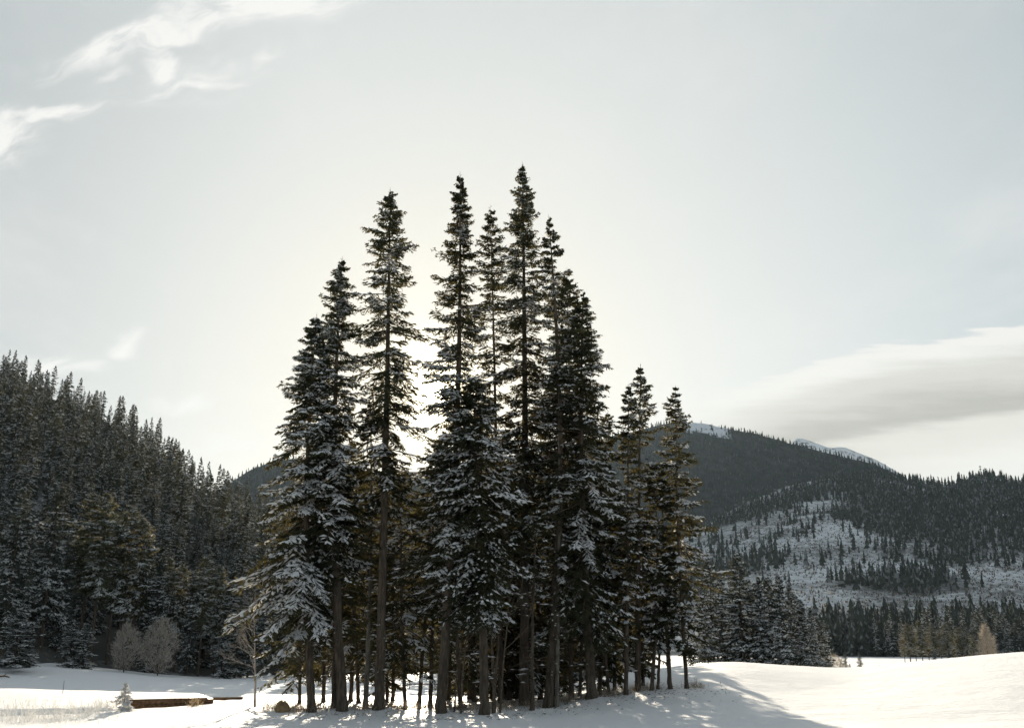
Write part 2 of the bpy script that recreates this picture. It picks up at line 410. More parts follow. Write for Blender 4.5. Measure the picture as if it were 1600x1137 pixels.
def place(px, d, hf=None):
    hf = hf or g1; u = uv(px, 1040)[0]
    for _ in range(5):
        z = hf(u * d, d); v = (z - ZC) / d; cy = (v * CP - SP) / (CP + v * SP); u = (px - W0 / 2) / F / (CP - cy * SP)
    return np.array((u * d, d, z))
for px, d, hz, hr in [(600, 36.3, .16, .5), (540, 36.2, .12, .55), (650, 36.0, .10, .7), (500, 36.3, .08, .8), (700, 35.8, .08, .7), (845, 36.6, .10, .6), (780, 36.2, .12, .6), (930, 39, .10, .6)]:
    p = at(px, 1105, d); HUMPS.append((p[0], p[1], hz, hr))

def polar_sheet(name, az, rr, hf, mat, smooth=True):
    A, Rr = np.meshgrid(az, rr, indexing='ij'); x = Rr * np.sin(A); y = Rr * np.cos(A)
    z = hf(x.ravel(), y.ravel())
    v = np.stack([x.ravel(), y.ravel(), z], -1); n = len(rr)
    i = np.arange(len(az) - 1)[:, None] * n; j = np.arange(n - 1)[None]
    f = np.stack([i + j, i + n + j, i + n + j + 1, i + j + 1], -1).reshape(-1, 4)[:, ::-1]
    return mesh_np(name, v, [f], [mat], smooth=smooth)
az = np.concatenate([np.arange(-180, -40, 4.), np.arange(-40, 40, .22), np.arange(40, 180.1, 4.)]) * PI / 180
rr = np.concatenate([np.arange(.5, 24, 1.2), np.arange(24, 62, .22), np.geomspace(62, 4500, 64)])
obj('snow_ground', polar_sheet('snow_ground', az, rr, ground, M['ground']), kind='structure')

class Hill:
    """rows: (pixel azimuth, foot distance, foot height, ridge distance, pixel height of the ridge)"""
    def __init__(s, rows, top=0., power=1., rough=1., seed=1, back=1.):
        rows = np.array(rows, float); s.u = np.array([uv(r[0], r[4])[0] for r in rows]); s.df, s.zf, s.dr = rows[:, 1], rows[:, 2], rows[:, 3]
        s.zr = np.array([at(r[0], r[4], r[3])[2] - top for r in rows]); s.p = power; s.rough = rough; s.seed = seed; s.back = back
    def par(s, u):
        def it(a):
            idx, w = cr_weights(np.clip(u, s.u[0], s.u[-1]), s.u); return sum(a[i] * ww for i, ww in zip(idx, w))
        return it(s.df), it(s.zf), it(s.dr), it(s.zr)
    def height(s, x, y):
        u, d = polar(x, y); df, zf, dr, zr = s.par(u); t = (d - df) / (dr - df)
        up = zf + (zr - zf) * np.clip(t, 0, 1) ** s.p + np.minimum(t, 0) * 30
        dn = zr - (zr - zf + 20) * np.clip((t - 1) / s.back, 0, 1.5)
        z = np.where(t <= 1, up, dn)
        return z + s.rough * np.clip(t * 6, 0, 1) * fbm(x * .012 + s.seed, y * .012, s.seed, 4) * (.3 + np.clip(zr - zf, 0, 80) * .02)
    def h1(s, x, y): return float(s.height(np.array([x]), np.array([y]))[0])
    def sheet(s, name, mat, a0, a1, na=160, nt=60, cover=None):
        azs = np.linspace(a0, a1, na); uu = np.tan(azs); df, zf, dr, zr = s.par(uu)
        t = np.concatenate([np.linspace(-.03, 1, nt), np.linspace(1.06, 2.2, 12)])
        D = df[:, None] + (dr - df)[:, None] * t[None] ; X = D * uu[:, None]
        z = s.height(X.ravel(), D.ravel()); v = np.stack([X.ravel(), D.ravel(), z], -1); n = len(t)
        i = np.arange(na - 1)[:, None] * n; j = np.arange(n - 1)[None]
        f = np.stack([i + j, i + n + j, i + n + j + 1, i + j + 1], -1).reshape(-1, 4)[:, ::-1]
        me = mesh_np(name, v, [f], [mat], smooth=True)
        if cover is not None:
            c = cover(px_of(X, np.maximum(D, 1), z.reshape(X.shape))[0].ravel(), np.tile(t, na), X.ravel(), D.ravel()).astype(np.float32)
            me.attributes.new('cover', 'FLOAT', 'POINT').data.foreach_set('value', c)
        return obj(name, me, kind='structure')
def rh_dens(px, t, x, d):
    n = fbm(x * .012, d * .009, 31, 3); k = fbm(x * .03, d * .02, 44, 3)
    lim = np.interp(px, [1080, 1190, 1260, 1340, 1450, 1600], [1.2, 1.0, .70, .56, .50, .46]) + .08 * vnoise(x * .006, x * 0 + .3, 5) + .17 * k
    upper = np.where(fbm(x * .014 + 7, d * .012, 77, 2) > .48, .06, np.clip(.75 + .45 * k, .15, 1.))      # forest with open snow patches
    low = np.where(n > .5, .8, np.where(n + .5 * k > .15, .36, .08))
    return np.where(t < .035, 1., np.where(t > lim, upper, low))
def mt_dens(px, t, x, d): return np.where((px > 1072) & (px < 1142) & (t > .925 + .02 * vnoise(x * .03, d * .01, 3)), .08, 1.)
LH = Hill([(-700, 62, 3, 330, 490), (-300, 86, 3.2, 335, 530), (0, 106, 1.2, 335, 562), (70, 104, 1.5, 330, 582), (140, 112, -.2, 325, 608), (250, 118, -1., 315, 672),
           (330, 121, -1.8, 305, 735), (400, 125, -2.2, 300, 772), (520, 131, -2.3, 295, 825), (650, 138, -2.4, 290, 880), (800, 155, -2.6, 290, 940), (1000, 190, -3.2, 290, 990)], top=8., power=1.05, rough=.6, seed=4)
LH.sheet('left_hill', M['hill'], R(-50), R(8))
RH = Hill([(900, 430, -6, 1000, 930), (1000, 430, -6, 1050, 880), (1090, 430, -6, 1150, 828), (1200, 420, -6, 1250, 772), (1300, 420, -6, 1300, 746), (1390, 410, -6, 1320, 748), (1480, 400, -6, 1320, 756),
           (1540, 400, -6, 1300, 744), (1600, 390, -6, 1280, 752), (1800, 380, -6, 1250, 730), (2300, 350, -6, 1100, 700)], power=1.22, rough=1., seed=9)
RH.sheet('right_hillside', M['slope'], R(4), R(48), 260, 160, rh_dens)
MT = Hill([(100, 1350, -6, 1900, 860), (300, 1350, -6, 1950, 790), (430, 1350, -6, 2000, 720), (650, 1350, -6, 2050, 748), (850, 1350, -6, 2100, 706), (1030, 1350, -6, 2100, 665), (1080, 1350, -6, 2100, 660), (1145, 1350, -6, 2100, 671),
           (1200, 1350, -6, 2080, 680), (1250, 1350, -6, 2060, 694), (1310, 1350, -6, 2030, 712), (1380, 1350, -6, 2000, 732), (1480, 1350, -6, 1950, 775), (1600, 1350, -6, 1900, 820), (1900, 1350, -6, 1900, 860)], power=.95, rough=3., seed=14)
MT.sheet('mountain', M['mountain'], R(-24), R(34), 300, 90, mt_dens)
SR = Hill([(1150, 2300, 0, 2900, 770), (1215, 2300, 0, 2900, 720), (1240, 2300, 0, 2900, 688), (1252, 2300, 0, 2900, 684), (1275, 2300, 0, 2900, 692), (1295, 2300, 0, 2900, 699), (1318, 2300, 0, 2900, 699), (1345, 2300, 0, 2900, 709),
           (1372, 2300, 0, 2900, 720), (1400, 2300, 0, 2900, 737), (1450, 2300, 0, 2900, 770), (1600, 2300, 0, 2900, 830)], power=.9, rough=1.5, seed=21)
SR.sheet('snowy_ridge', M['ridge'], R(12), R(27), 160, 40)

# ------------------------------------------------------------------ conifers
UP = np.array((0, 0, 1.))
def diamonds(p, d, l, w, rng, G, mi=0, flat_=.0):
    """thin four-sided leaf shapes: base p, direction d, length l, width w"""
    n = len(p)
    if n == 0: return
    r = unit(rng.normal(size=(n, 3)) + flat_ * np.array((0, 0, 1.))); b = unit(np.cross(d, r))
    mid = p + d * (l * .42)[:, None]; k = b * (w * .5)[:, None]
    v = np.stack([p, mid + k, p + d * l[:, None], mid - k], 1).reshape(-1, 3)
    G.add(v, np.arange(4 * n).reshape(n, 4), mi)
def pads(p, d, l, w, h, rng, G, mi=0):
    """little heaps of snow lying along a twig"""
    n = len(p)
    if n == 0: return
    b = unit(np.cross(d, UP)); b = unit(b + rng.normal(size=(n, 3)) * .25)
    mid = p + d * (l * .5)[:, None]
    wa = (w * rng.uniform(.35, .65, n))[:, None]; wb = (w * rng.uniform(.35, .65, n))[:, None]
    top = mid + UP * h[:, None] + rng.normal(size=(n, 3)) * (w * .12)[:, None]
    v = np.stack([p, mid + b * wa - UP * (h * .25)[:, None], p + d * l[:, None], mid - b * wb - UP * (h * .25)[:, None], top], 1).reshape(-1, 3)
    base = np.arange(n)[:, None] * 5
    f = np.stack([base + np.array(t) for t in ((0, 1, 4), (1, 2, 4), (2, 3, 4), (3, 0, 4))], 1).reshape(-1, 3)
    G.add(v, f, mi)
PROFILES = {
    'spire': ([0, .04, .12, .25, .45, .7, .9, 1], [.02, .11, .30, .50, .72, .92, 1., .75]),
    'column': ([0, .04, .12, .25, .45, .7, .9, 1], [.02, .17, .42, .70, .92, 1., .95, .65]),
    'broad': ([0, .04, .12, .25, .45, .65, .85, 1], [.02, .09, .22, .38, .58, .82, 1., .55]),
    'ragged': ([0, .04, .10, .2, .3, .5, .8, 1], [.02, .15, .33, .55, .72, .9, 1., .6]),
}
def conifer_geo(seed, H, zb, Rm, prof='spire', nb=220, ks=9, jt=2, tw=.045, tl=1., snow=.5, clump=.1, gap=.15, sag=0., asym=(0, 0), lean=(0, 0), big=1., curve=0., cap=9., csz=1., spad=1., ridge=6):
    """returns crown Geo, snow Geo, branch-wood Geo"""
    rng = np.random.default_rng(seed); cr, sn, wd = Geo(), Geo(), Geo()
    # branch table
    t = (np.arange(nb) + rng.uniform(-.5, .5, nb)) / nb
    h = zb + (H * .985 - zb) * np.clip(t, 0, 1) ** .93
    wh = min(.30, H / 28)                                         # loose whorls
    lev = np.round(h / wh); h = h * .62 + (lev * wh + rng.normal(0, .04, nb)) * .38
    h = np.clip(h, zb, H * .988)
    a = rng.uniform(0, 2 * PI, nb)
    rel = np.clip((H - h) / (H - zb), 0, 1)
    L = Rm * 1.33 * np.interp(rel, *PROFILES[prof]) * rng.uniform(.45, 1.2, nb)
    L *= 1 + .20 * vnoise(h * .9 + 3 * np.cos(a), 3 * np.sin(a) + seed, seed) + .26 * vnoise(h * .38 + 1.3 * np.cos(a), 1.3 * np.sin(a) + seed * 3, seed + 5)
    L *= 1 + asym[0] * np.cos(a - asym[1])
    L = np.maximum(L, .07)
    keep = rng.uniform(size=nb) > gap * np.clip(rel * 3, 0, 1) * (1 + 1.2 * vnoise(h * .5, np.cos(a) * 1.3 + seed * 1.7, seed + 3))
    h, a, rel, L = h[keep], a[keep], rel[keep], L[keep]; nb = len(h)
    el = np.interp(rel, [0, .08, .3, .6, 1], [38, 22, 3, -12, -20]) + rng.normal(0, 9, nb) - sag; el = np.radians(el)
    drp = np.interp(rel, [0, .2, 1], [.0, .18, .34]) * rng.uniform(.6, 1.3, nb)
    ca, sa = np.cos(a), np.sin(a)
    def lo(hh): return np.stack([lean[0] * hh / H + curve * np.sin(PI * hh / H), lean[1] * hh / H, hh], -1)
    base = lo(h)
    rad = np.stack([ca, sa, np.zeros(nb)], -1)
    def P(s):           # s (nb,k)
        rr_ = L[:, None] * s * np.cos(el)[:, None]
        zz = L[:, None] * (s * np.sin(el)[:, None] - drp[:, None] * s ** 2 + .85 * drp[:, None] * s ** 3.2)
        return base[:, None] + rad[:, None] * rr_[..., None] + UP * zz[..., None]
    # branch wood
    ss = np.array([0, .35, .7, 1.]); pw = P(np.tile(ss, (nb, 1)))
    bw = (.006 + .011 * L)[:, None] * np.array([1, .75, .45, .15])
    side0 = np.cross(rad, UP)
    ring = np.stack([side0, -.5 * side0 + .87 * UP, -.5 * side0 - .87 * UP], 1)
    vv = (pw[:, :, None] + bw[:, :, None, None] * ring[:, None]).reshape(-1, 3)
    i = np.arange(nb)[:, None, None] * 12 + np.arange(3)[None, :, None] * 3; j = np.arange(3)[None, None]; jn = (j + 1) % 3
    wd.add(vv, np.stack([i + j, i + jn, i + 3 + jn, i + 3 + j], -1).reshape(-1, 4))
    # side twigs
    K = ks
    s = (np.arange(K)[None] + rng.uniform(0, 1, (nb, K))) / K; s = .10 + .9 * s
    s = np.concatenate([s, s * .97 + .015, np.ones((nb, 1)) * .92], 1); sg = np.concatenate([np.ones(K), -np.ones(K), [0]])
    p = P(s); tan = unit(P(np.minimum(s + .03, 1.03)) - p)
    side = unit(np.cross(tan, UP))
    ph = np.radians(rng.normal(52, 12, s.shape)) * np.abs(sg)[None]
    d = unit(tan * np.cos(ph)[..., None] + side * (np.sin(ph) * sg[None])[..., None] + UP * (rng.normal(-.16, .18, s.shape) - .15 * rel[:, None])[..., None])
    l = (L[:, None] * .40 * (1.02 - s) ** .6 * np.clip(s * 4, .3, 1) + .10 * tl * np.clip(.25 + rel * 9, 0, 1)[:, None]) * rng.uniform(.6, 1.25, s.shape) * big
    l = np.minimum(l, cap)
    ok = (rng.uniform(size=s.shape) > .10) & ((s > .2) | (rng.uniform(size=s.shape) > .4) | (rel[:, None] < .3))
    pf, df_, lf = p[ok], d[ok], l[ok]
    diamonds(pf, df_, lf, tw * rng.uniform(.8, 1.4, len(lf)) * (1 + lf * 1.0), rng, cr)
    # tertiary twigs
    for k in range(jt):
        f = rng.uniform(.15, .85, len(lf)); q = pf + df_ * (lf * f)[:, None]
        sd = unit(np.cross(df_, UP)) * rng.choice([-1, 1], len(lf))[:, None]
        dd = unit(df_ * .65 + sd * .75 + rng.normal(0, .3, (len(lf), 3)) - UP * .22)
        ll = (lf * rng.uniform(.3, .6, len(lf)) + .05 * tl) * (1.1 - .5 * f)
        diamonds(q, dd, ll, tw * rng.uniform(.9, 1.5, len(lf)) * (1 + ll), rng, cr)
    # snow: patchy from bough to bough
    bn = .5 + .62 * vnoise(h * .8 + 2 * np.cos(a), 2 * np.sin(a) + seed, seed + 9) + rng.uniform(-.18, .18, nb)
    th = 1 - snow; bs = np.clip((bn - th) / .25 + .1, 0, 1)               # whole boughs carry snow or none
    so = ok & (rng.uniform(size=s.shape) < bs[:, None] * .92 + snow * .06) & (s > .2)
    ps, ds, ls = p[so], d[so], l[so]; n = len(ls); kf = spad * rng.uniform(.8, 1.3, n)
    pads(ps + UP * .012 + ds * (ls * .05)[:, None], ds, ls * rng.uniform(.6, 1., n), tw * 1.5 * kf * rng.uniform(.8, 1.5, n), tw * kf * rng.uniform(.5, 1., n), rng, sn)
    # a ridge of snow along the bough itself
    sr_ = (np.arange(ridge)[None] + rng.uniform(0, 1, (nb, ridge))) / ridge * .8 + .22; sel = (rng.uniform(size=sr_.shape) < bs[:, None])
    pr = P(sr_); tr_ = unit(P(sr_ + .03) - pr); lr = (L[:, None] * .2 * np.ones_like(sr_))[sel]; n = len(lr)
    pads(pr[sel] - tr_[sel] * (lr * .5)[:, None], tr_[sel], np.minimum(lr, .5), tw * 2.2 * spad * rng.uniform(.6, 1.3, n) * np.clip(lr * 6, .4, 1), tw * spad * rng.uniform(.6, 1.2, n), rng, sn)
    # heavier clumps on the outer boughs
    hb = rng.uniform(size=nb) < clump * np.clip(rel * 2.4, 0, 1); idx = np.nonzero(hb)[0]
    if len(idx):
        kk = 10; sc = rng.uniform(.45, 1.02, (len(idx), kk)); sall = np.tile(sc.mean(1, keepdims=True) * 0 + .5, (nb, 1, 1))[:, 0] * 0
        full = np.zeros((nb, kk)); full[idx] = sc; pc = P(full)[idx]
        off = side0[idx][:, None] * (rng.normal(0, .17, (len(idx), kk)) * L[idx][:, None] * (1.1 - sc * .5))[..., None]
        pc = pc + off - UP * (np.abs(rng.normal(0, .05, (len(idx), kk))))[..., None]
        dc = unit(rad[idx][:, None] + rng.normal(0, .6, pc.shape) * np.array((1, 1, .25)) - UP * .35)
        m = len(idx) * kk; g = tw * csz * rng.uniform(1.4, 3.6, m)
        pads(pc.reshape(-1, 3), dc.reshape(-1, 3), g * 1.7, g, g * .5, rng, sn)
    # leader
    tp = lo(np.linspace(H * .965, H * .992, 12)); diamonds(tp, unit(np.tile(UP, (12, 1)) * .8 + rng.normal(0, .45, (12, 3))), np.linspace(.012, .006, 12) * H, np.full(12, tw * .7), rng, cr)
    return cr, sn, wd
def trunk_geo(H, r0, lean=(0, 0), sides=9, seed=0, n=18, curve=0., top=.02):
    rng = np.random.default_rng(seed); t = np.concatenate([[-.025, 0, .012, .03], np.linspace(.06, 1, n)])
    z = t * H; c = np.stack([lean[0] * t + curve * np.sin(PI * np.clip(t, 0, 1)), lean[1] * t, z], -1); c[:, :2] += rng.normal(0, r0 * .07, (len(t), 2)) * np.clip(1 - t, 0, 1)[:, None]
    r = r0 * (1 - t.clip(0, 1)) ** .82 + top * r0; r[:3] *= (1.3, 1.25, 1.1)
    G = Geo(); G.tube(c, r[:, None] * rng.uniform(.88, 1.1, (len(t), sides)), sides, 0); return G
def dead_twigs(H, z0, z1, n, r0, seed, lean=(0, 0), ln=(.25, .9), snow=None, curve=0.):
    rng = np.random.default_rng(seed); G = Geo()
    for i in range(n):
        h = rng.uniform(z0, z1); a = rng.uniform(0, 2 * PI); L = rng.uniform(*ln)
        t = h / H; c = np.array((lean[0] * t + curve * math.sin(PI * t), lean[1] * t, h)); s = np.linspace(0, 1, 5)[:, None]
        rdir = np.array((math.cos(a), math.sin(a), 0)); dr = rng.uniform(-.25, .55)
        pts = c + rdir * (s * L) - UP * (dr * L * s ** 1.6) + np.cumsum(rng.normal(0, .02, (5, 3)), 0)
        G.tube(pts, np.linspace(.019, .006, 5) * rng.uniform(.8, 1.5), 3, 0, False)
        for _ in range(rng.integers(0, 4)):
            q = pts[rng.integers(1, 4)]; dd = unit(rdir + rng.normal(0, .7, 3)); l2 = L * rng.uniform(.2, .5)
            G.tube(np.stack([q, q + dd * l2 * .5, q + dd * l2 - UP * .05 * l2]), [.006, .005, .002], 3, 0, False)
        if snow is not None and rng.uniform() < .55:
            k = rng.integers(1, 4); q = pts[rng.integers(1, 4, k)]
            pads(q + UP * .008, np.tile(rdir, (k, 1)), rng.uniform(.1, .3, k), rng.uniform(.03, .05, k), rng.uniform(.02, .035, k), rng, snow)
    return G

def hero(name, base, tip, label, cb, hw, tw_px, prof='spire', nb=None, bark='bark', dead=0, group='spruces of the grove', needle='needle', dead_top=None, **kw):
    """base / tip / crown-base in pixels of the photograph, turned into metres at the trunk's own distance"""
    p = ground_hit(*base); d = p[1]
    q = at(tip[0], tip[1], d); H = q[2] - p[2]; lean = (q[0] - p[0], kw.pop('back', 0.))
    zb = at(base[0], cb, d)[2] - p[2]; Rm = hw * d / F; r0 = tw_px * (.46 if tw_px > 12 else .38) * d / F
    seed = kw.pop('seed', int(base[0] * 7 + tip[1])); curve = kw.pop('curve', float(np.random.default_rng(seed + 77).normal(0, .011)) * H)
    nb = int((nb or int((H - zb) * 15)) * 1.2)
    o = obj(name, None, None, p, label=label, category='tree', group=group)
    o.empty_display_size = .5
    obj('trunk', trunk_geo(H, r0, lean, 10, seed, 22, curve).mesh('trunk', [M[bark]], True), o)
    fine = H > 9.5
    kw.setdefault('tw', .034 if fine else .045); kw.setdefault('jt', 3 if fine else 2); kw.setdefault('ks', (10 if fine else 8) if Rm < 1.5 else 13); kw.setdefault('cap', .48); kw.setdefault('spad', 1.55 if fine else 1.15)
    cr, sn, wd = conifer_geo(seed, H, zb, Rm, prof, nb, lean=lean, curve=curve, **kw)
    if dead:
        dg = dead_twigs(H, .9, dead_top or zb + (H - zb) * .25, dead, r0, seed + 1, lean, (.25, .95), sn, curve)
        wd.add(np.concatenate(dg.v), np.concatenate([f for f in dg.f]))
    c = obj('crown', cr.mesh('crown', [M[needle]]), o)
    obj('branches', wd.mesh('branches', [M['twig']]), o, kind='stuff')
    obj('snow_load', sn.mesh('snow_load', [M['snow']]), o, kind='stuff')
    return o

HEROES = [
    # base px, tip px, label, crown base py, half width px, trunk px, options
    ((487, 1112), (495, 488), 'leftmost tall spruce of the grove, heavy snow on broad drooping boughs', 985, 74, 14, dict(prof='broad', snow=.7, clump=.45, gap=.25, asym=(.22, PI), sag=16, dead=30, nb=330)),
    ((535, 1110), (535, 400), 'slim dense-topped spruce, second tall tip from the left in the grove', 880, 52, 17, dict(prof='spire', snow=.45, clump=.22, gap=.1, dead=40, nb=320)),
    ((521, 1106), (512, 640), 'thin dark spruce close behind the leftmost thick trunks of the grove', 940, 45, 10, dict(prof='column', snow=.4, clump=.1, gap=.2, dead=20)),
    ((571, 1107), (579, 628), 'spruce with pale smooth bark, left of the tall bare-trunked one', 830, 34, 11, dict(prof='ragged', snow=.4, clump=.05, gap=.5, bark='pale_bark', dead=22, curve=.10)),
    ((560, 1098), (548, 780), 'short shaded spruce filling the gap between the left trunks', 1035, 58, 8, dict(prof='column', snow=.25, clump=.05, gap=.2, dead=8)),
    ((592, 1107), (610, 293), 'tall spruce with a long bare lower trunk, left of the sun', 800, 57, 17, dict(prof='ragged', snow=.45, clump=.16, gap=.32, dead=46, nb=270, sag=2)),
    ((633, 1108), (628, 735), 'low spruce on a thin stem, right of the bare-trunked tall one', 1040, 56, 8, dict(prof='column', snow=.4, clump=.1, gap=.2, dead=8)),
    ((605, 1097), (606, 880), 'small understory spruce with warm backlit needles by thick trunk', 1075, 44, 7, dict(prof='broad', snow=.25, clump=.05, gap=.2, dead=4)),
    ((688, 1113), (719, 268), 'tall spruce with open tip just right of the sun', 930, 62, 17, dict(prof='spire', snow=.45, clump=.14, gap=.22, dead=36, nb=330)),
    ((672, 1103), (668, 770), 'low dense spruce filling the grove below the sun', 1005, 60, 9, dict(prof='column', snow=.5, clump=.2, gap=.15, dead=8)),
    ((757, 1116), (738, 585), 'broad snow-loaded spruce in the front middle of the grove', 960, 60, 16, dict(prof='column', snow=.58, clump=.4, gap=.2, dead=30, nb=330, sag=14)),
    ((720, 1106), (705, 655), 'thin spruce hidden behind the snow-loaded front spruce', 960, 55, 9, dict(prof='column', snow=.6, clump=.3, gap=.15, dead=20)),
    ((783, 1098), (766, 319), 'sparse narrow spruce between the two tallest of the grove', 830, 40, 11, dict(prof='ragged', snow=.4, clump=.1, gap=.3, dead=30, nb=240)),
    ((819, 1101), (816, 252), 'tallest spruce of the grove', 890, 55, 17, dict(prof='spire', snow=.42, clump=.16, gap=.14, dead=40, nb=340)),
    ((857, 1105), (857, 335), 'thin-topped spruce with a bare twiggy trunk, right of the tallest', 1000, 40, 16, dict(prof='ragged', snow=.5, clump=.12, gap=.62, dead=130, dead_top=14., nb=260)),
    ((870, 1104), (872, 560), 'pale slender stem close beside the bare twiggy trunk', 780, 36, 8, dict(prof='ragged', snow=.4, clump=.05, gap=.3, bark='pale_bark', dead=40)),
    ((832, 1109), (840, 790), 'thin leaning dark spruce in front of the tallest trunk', 940, 24, 9, dict(prof='ragged', snow=.5, clump=.1, gap=.5, dead=24)),
    ((893, 1090), (886, 416), 'spruce with a rounded dark top, third tip from the right of the tall row', 930, 45, 10, dict(prof='column', snow=.4, clump=.14, gap=.15, dead=20, nb=290)),
    ((925, 1090), (911, 452), 'dark full spruce with hanging twigs, at the shoulder of the grove', 985, 58, 17, dict(prof='column', snow=.45, clump=.2, gap=.08, dead=20, nb=330, sag=10)),
    ((906, 1087), (925, 650), 'slim spruce just left of the thick shoulder trunk', 970, 50, 7, dict(prof='broad', snow=.5, clump=.25, gap=.15, dead=10)),
    ((951, 1083), (950, 640), 'thin spruce in the dip between shoulder and right-hand pair', 1000, 30, 7, dict(prof='column', snow=.4, clump=.14, gap=.2, dead=10)),
    ((978, 1085), (982, 598), 'left twin of the close-standing pair right of the dip', 975, 26, 9, dict(prof='column', snow=.45, clump=.1, gap=.25, dead=16)),
    ((996, 1079), (1001, 567), 'right twin, taller of the close-standing pair right of the dip', 985, 33, 12, dict(prof='column', snow=.45, clump=.12, gap=.2, dead=18)),
    ((1018, 1078), (1020, 720), 'low spruce between the pair and the rightmost tall one', 1005, 27, 8, dict(prof='column', snow=.3, clump=.1, gap=.25, dead=10)),
    ((1047, 1076), (1034, 730), 'thin spruce directly left of the rightmost one of the grove', 1000, 27, 9, dict(prof='column', snow=.4, clump=.1, gap=.25, dead=10)),
    ((1028, 1076), (1046, 850), 'short spruce with drooping boughs on the snow bank edge', 1015, 28, 6, dict(prof='broad', snow=.4, clump=.15, gap=.25, dead=6)),
    ((1073, 1075), (1055, 601), 'rightmost spruce of the grove, golden rim light on its right side', 1020, 36, 8, dict(prof='column', snow=.5, clump=.14, gap=.14, dead=12, asym=(.12, 0))),
    ((795, 1093), (796, 650), 'dark back-row spruce left of the tallest trunk', 1072, 44, 12, dict(prof='column', snow=.3, clump=.05, gap=.15, dead=14)),
    ((741, 1096), (722, 720), 'slim back-row spruce seen between the middle trunks', 1070, 45, 9, dict(prof='column', snow=.3, clump=.05, gap=.2, dead=12)),
    ((845, 1092), (850, 610), 'back-row spruce behind the twiggy trunk', 1072, 46, 10, dict(prof='column', snow=.35, clump=.08, gap=.12, dead=12)),
    ((960, 1078), (968, 760), 'low back-row spruce behind the right-hand pair', 1060, 36, 7, dict(prof='column', snow=.35, clump=.08, gap=.15, dead=8)),
    ((882, 1080), (905, 690), 'low back-row spruce left of the shoulder trunk', 1062, 44, 8, dict(prof='column', snow=.35, clump=.08, gap=.15, dead=8)),
    ((468, 1099), (462, 845), 'low spruce with drooping boughs behind the leftmost trunk', 1052, 52, 7, dict(prof='broad', snow=.35, clump=.1, gap=.15, dead=4)),
    ((505, 1096), (503, 800), 'low dark spruce behind the two leftmost thick trunks', 1050, 50, 8, dict(prof='column', snow=.25, clump=.05, gap=.15, dead=4)),
    ((548, 1095), (556, 690), 'dark back-row spruce right of the dense-topped one', 1050, 52, 9, dict(prof='column', snow=.3, clump=.05, gap=.15, dead=6)),
    ((614, 1095), (612, 830), 'low dark back-row spruce behind the bare-trunked tall one', 1048, 50, 8, dict(prof='column', snow=.2, clump=.05, gap=.12, dead=4)),
    ((701, 1094), (700, 800), 'low back-row spruce just right of the trunk under the sun', 1046, 48, 8, dict(prof='column', snow=.25, clump=.05, gap=.15, dead=4)),
    ((733, 1092), (752, 760), 'low back-row spruce left of the many-stemmed sapling', 1072, 44, 8, dict(prof='column', snow=.25, clump=.05, gap=.15, dead=4)),
    ((768, 1091), (778, 700), 'back-row spruce behind the many-stemmed sapling', 1075, 44, 9, dict(prof='column', snow=.25, clump=.05, gap=.15, dead=4)),
    ((808, 1091), (812, 780), 'low back-row spruce directly behind the tallest trunk', 1074, 50, 9, dict(prof='column', snow=.2, clump=.05, gap=.15, dead=4)),
    ((866, 1087), (884, 740), 'back-row spruce behind the pale slender stem', 1070, 50, 9, dict(prof='column', snow=.25, clump=.05, gap=.15, dead=4)),
    ((937, 1080), (940, 720), 'back-row spruce right of the thick shoulder trunk', 1064, 42, 8, dict(prof='column', snow=.25, clump=.05, gap=.12, dead=4)),
    ((1005, 1071), (1008, 800), 'low back-row spruce behind the taller twin', 1056, 34, 7, dict(prof='column', snow=.25, clump=.05, gap=.15, dead=4)),
    ((655, 1098), (690, 690), 'back-row spruce under the sun with thin crown', 960, 45, 8, dict(prof='column', snow=.4, clump=.1, gap=.25, dead=12)),
]
for b, t, lab, cb, hw, twp, kw in HEROES:
    hero('spruce_tree', b, t, lab, cb, hw, twp, **kw)

# ------------------------------------------------------------------ medium and far conifers (shared meshes)
def medium_variant(k, H, Rm, prof, nb, ks, jt, tw, snow, clump, zb, r0, needle='needle_far', snowm='frost', gap=.1, big=1., csz=.6, cap=.9, ridge=6, ts=6):
    cr, sn, wd = conifer_geo(500 + k, H, zb, Rm, prof, nb, ks, jt, tw, 2., snow, clump, gap, big=big, csz=csz, cap=cap, ridge=ridge)
    return (trunk_geo(H, r0, (0, 0), ts, k, ts).mesh('trunk', [M['bark']], True), cr.mesh('crown', [M[needle]]), sn.mesh('snow_load', [M[snowm]]), H)
rngv = np.random.default_rng(7)
MED = [medium_variant(k, 16., rngv.uniform(1.4, 1.8), ['spire', 'broad', 'column', 'spire', 'broad', 'column'][k], 200, 7, 2, .10, .66, .14, [1.2, .6, 5., 2.2, 1., 6.5][k], .17, needle='needle_pine_sunlit' if k in (2, 5) else 'needle_far') for k in range(6)]
SUN_MED = [medium_variant(20 + k, 15., rngv.uniform(1.7, 2.1), ['broad', 'spire', 'broad'][k], 210, 7, 2, .11, .78, .3, .4, .15, snowm='snow') for k in range(3)]
FARV = [medium_variant(40 + k, 16., rngv.uniform(1.35, 1.75), ['spire', 'column', 'broad', 'spire'][k], 120, 4, 1, .17, .5, .05, rngv.uniform(.5, 3), .16, gap=.05, big=1.1) for k in range(4)]
def tree_from(var, name, p, scale, rz, label, group, wide=1., parts=3):
    o = obj(name, None, None, p, label=label, category='tree', group=group)
    o.rotation_euler = (0, 0, rz); o.scale = (scale * wide, scale * wide, scale)
    obj('trunk', var[0], o); obj('crown', var[1], o); s = obj('snow_load', var[2], o, kind='stuff')
    return o

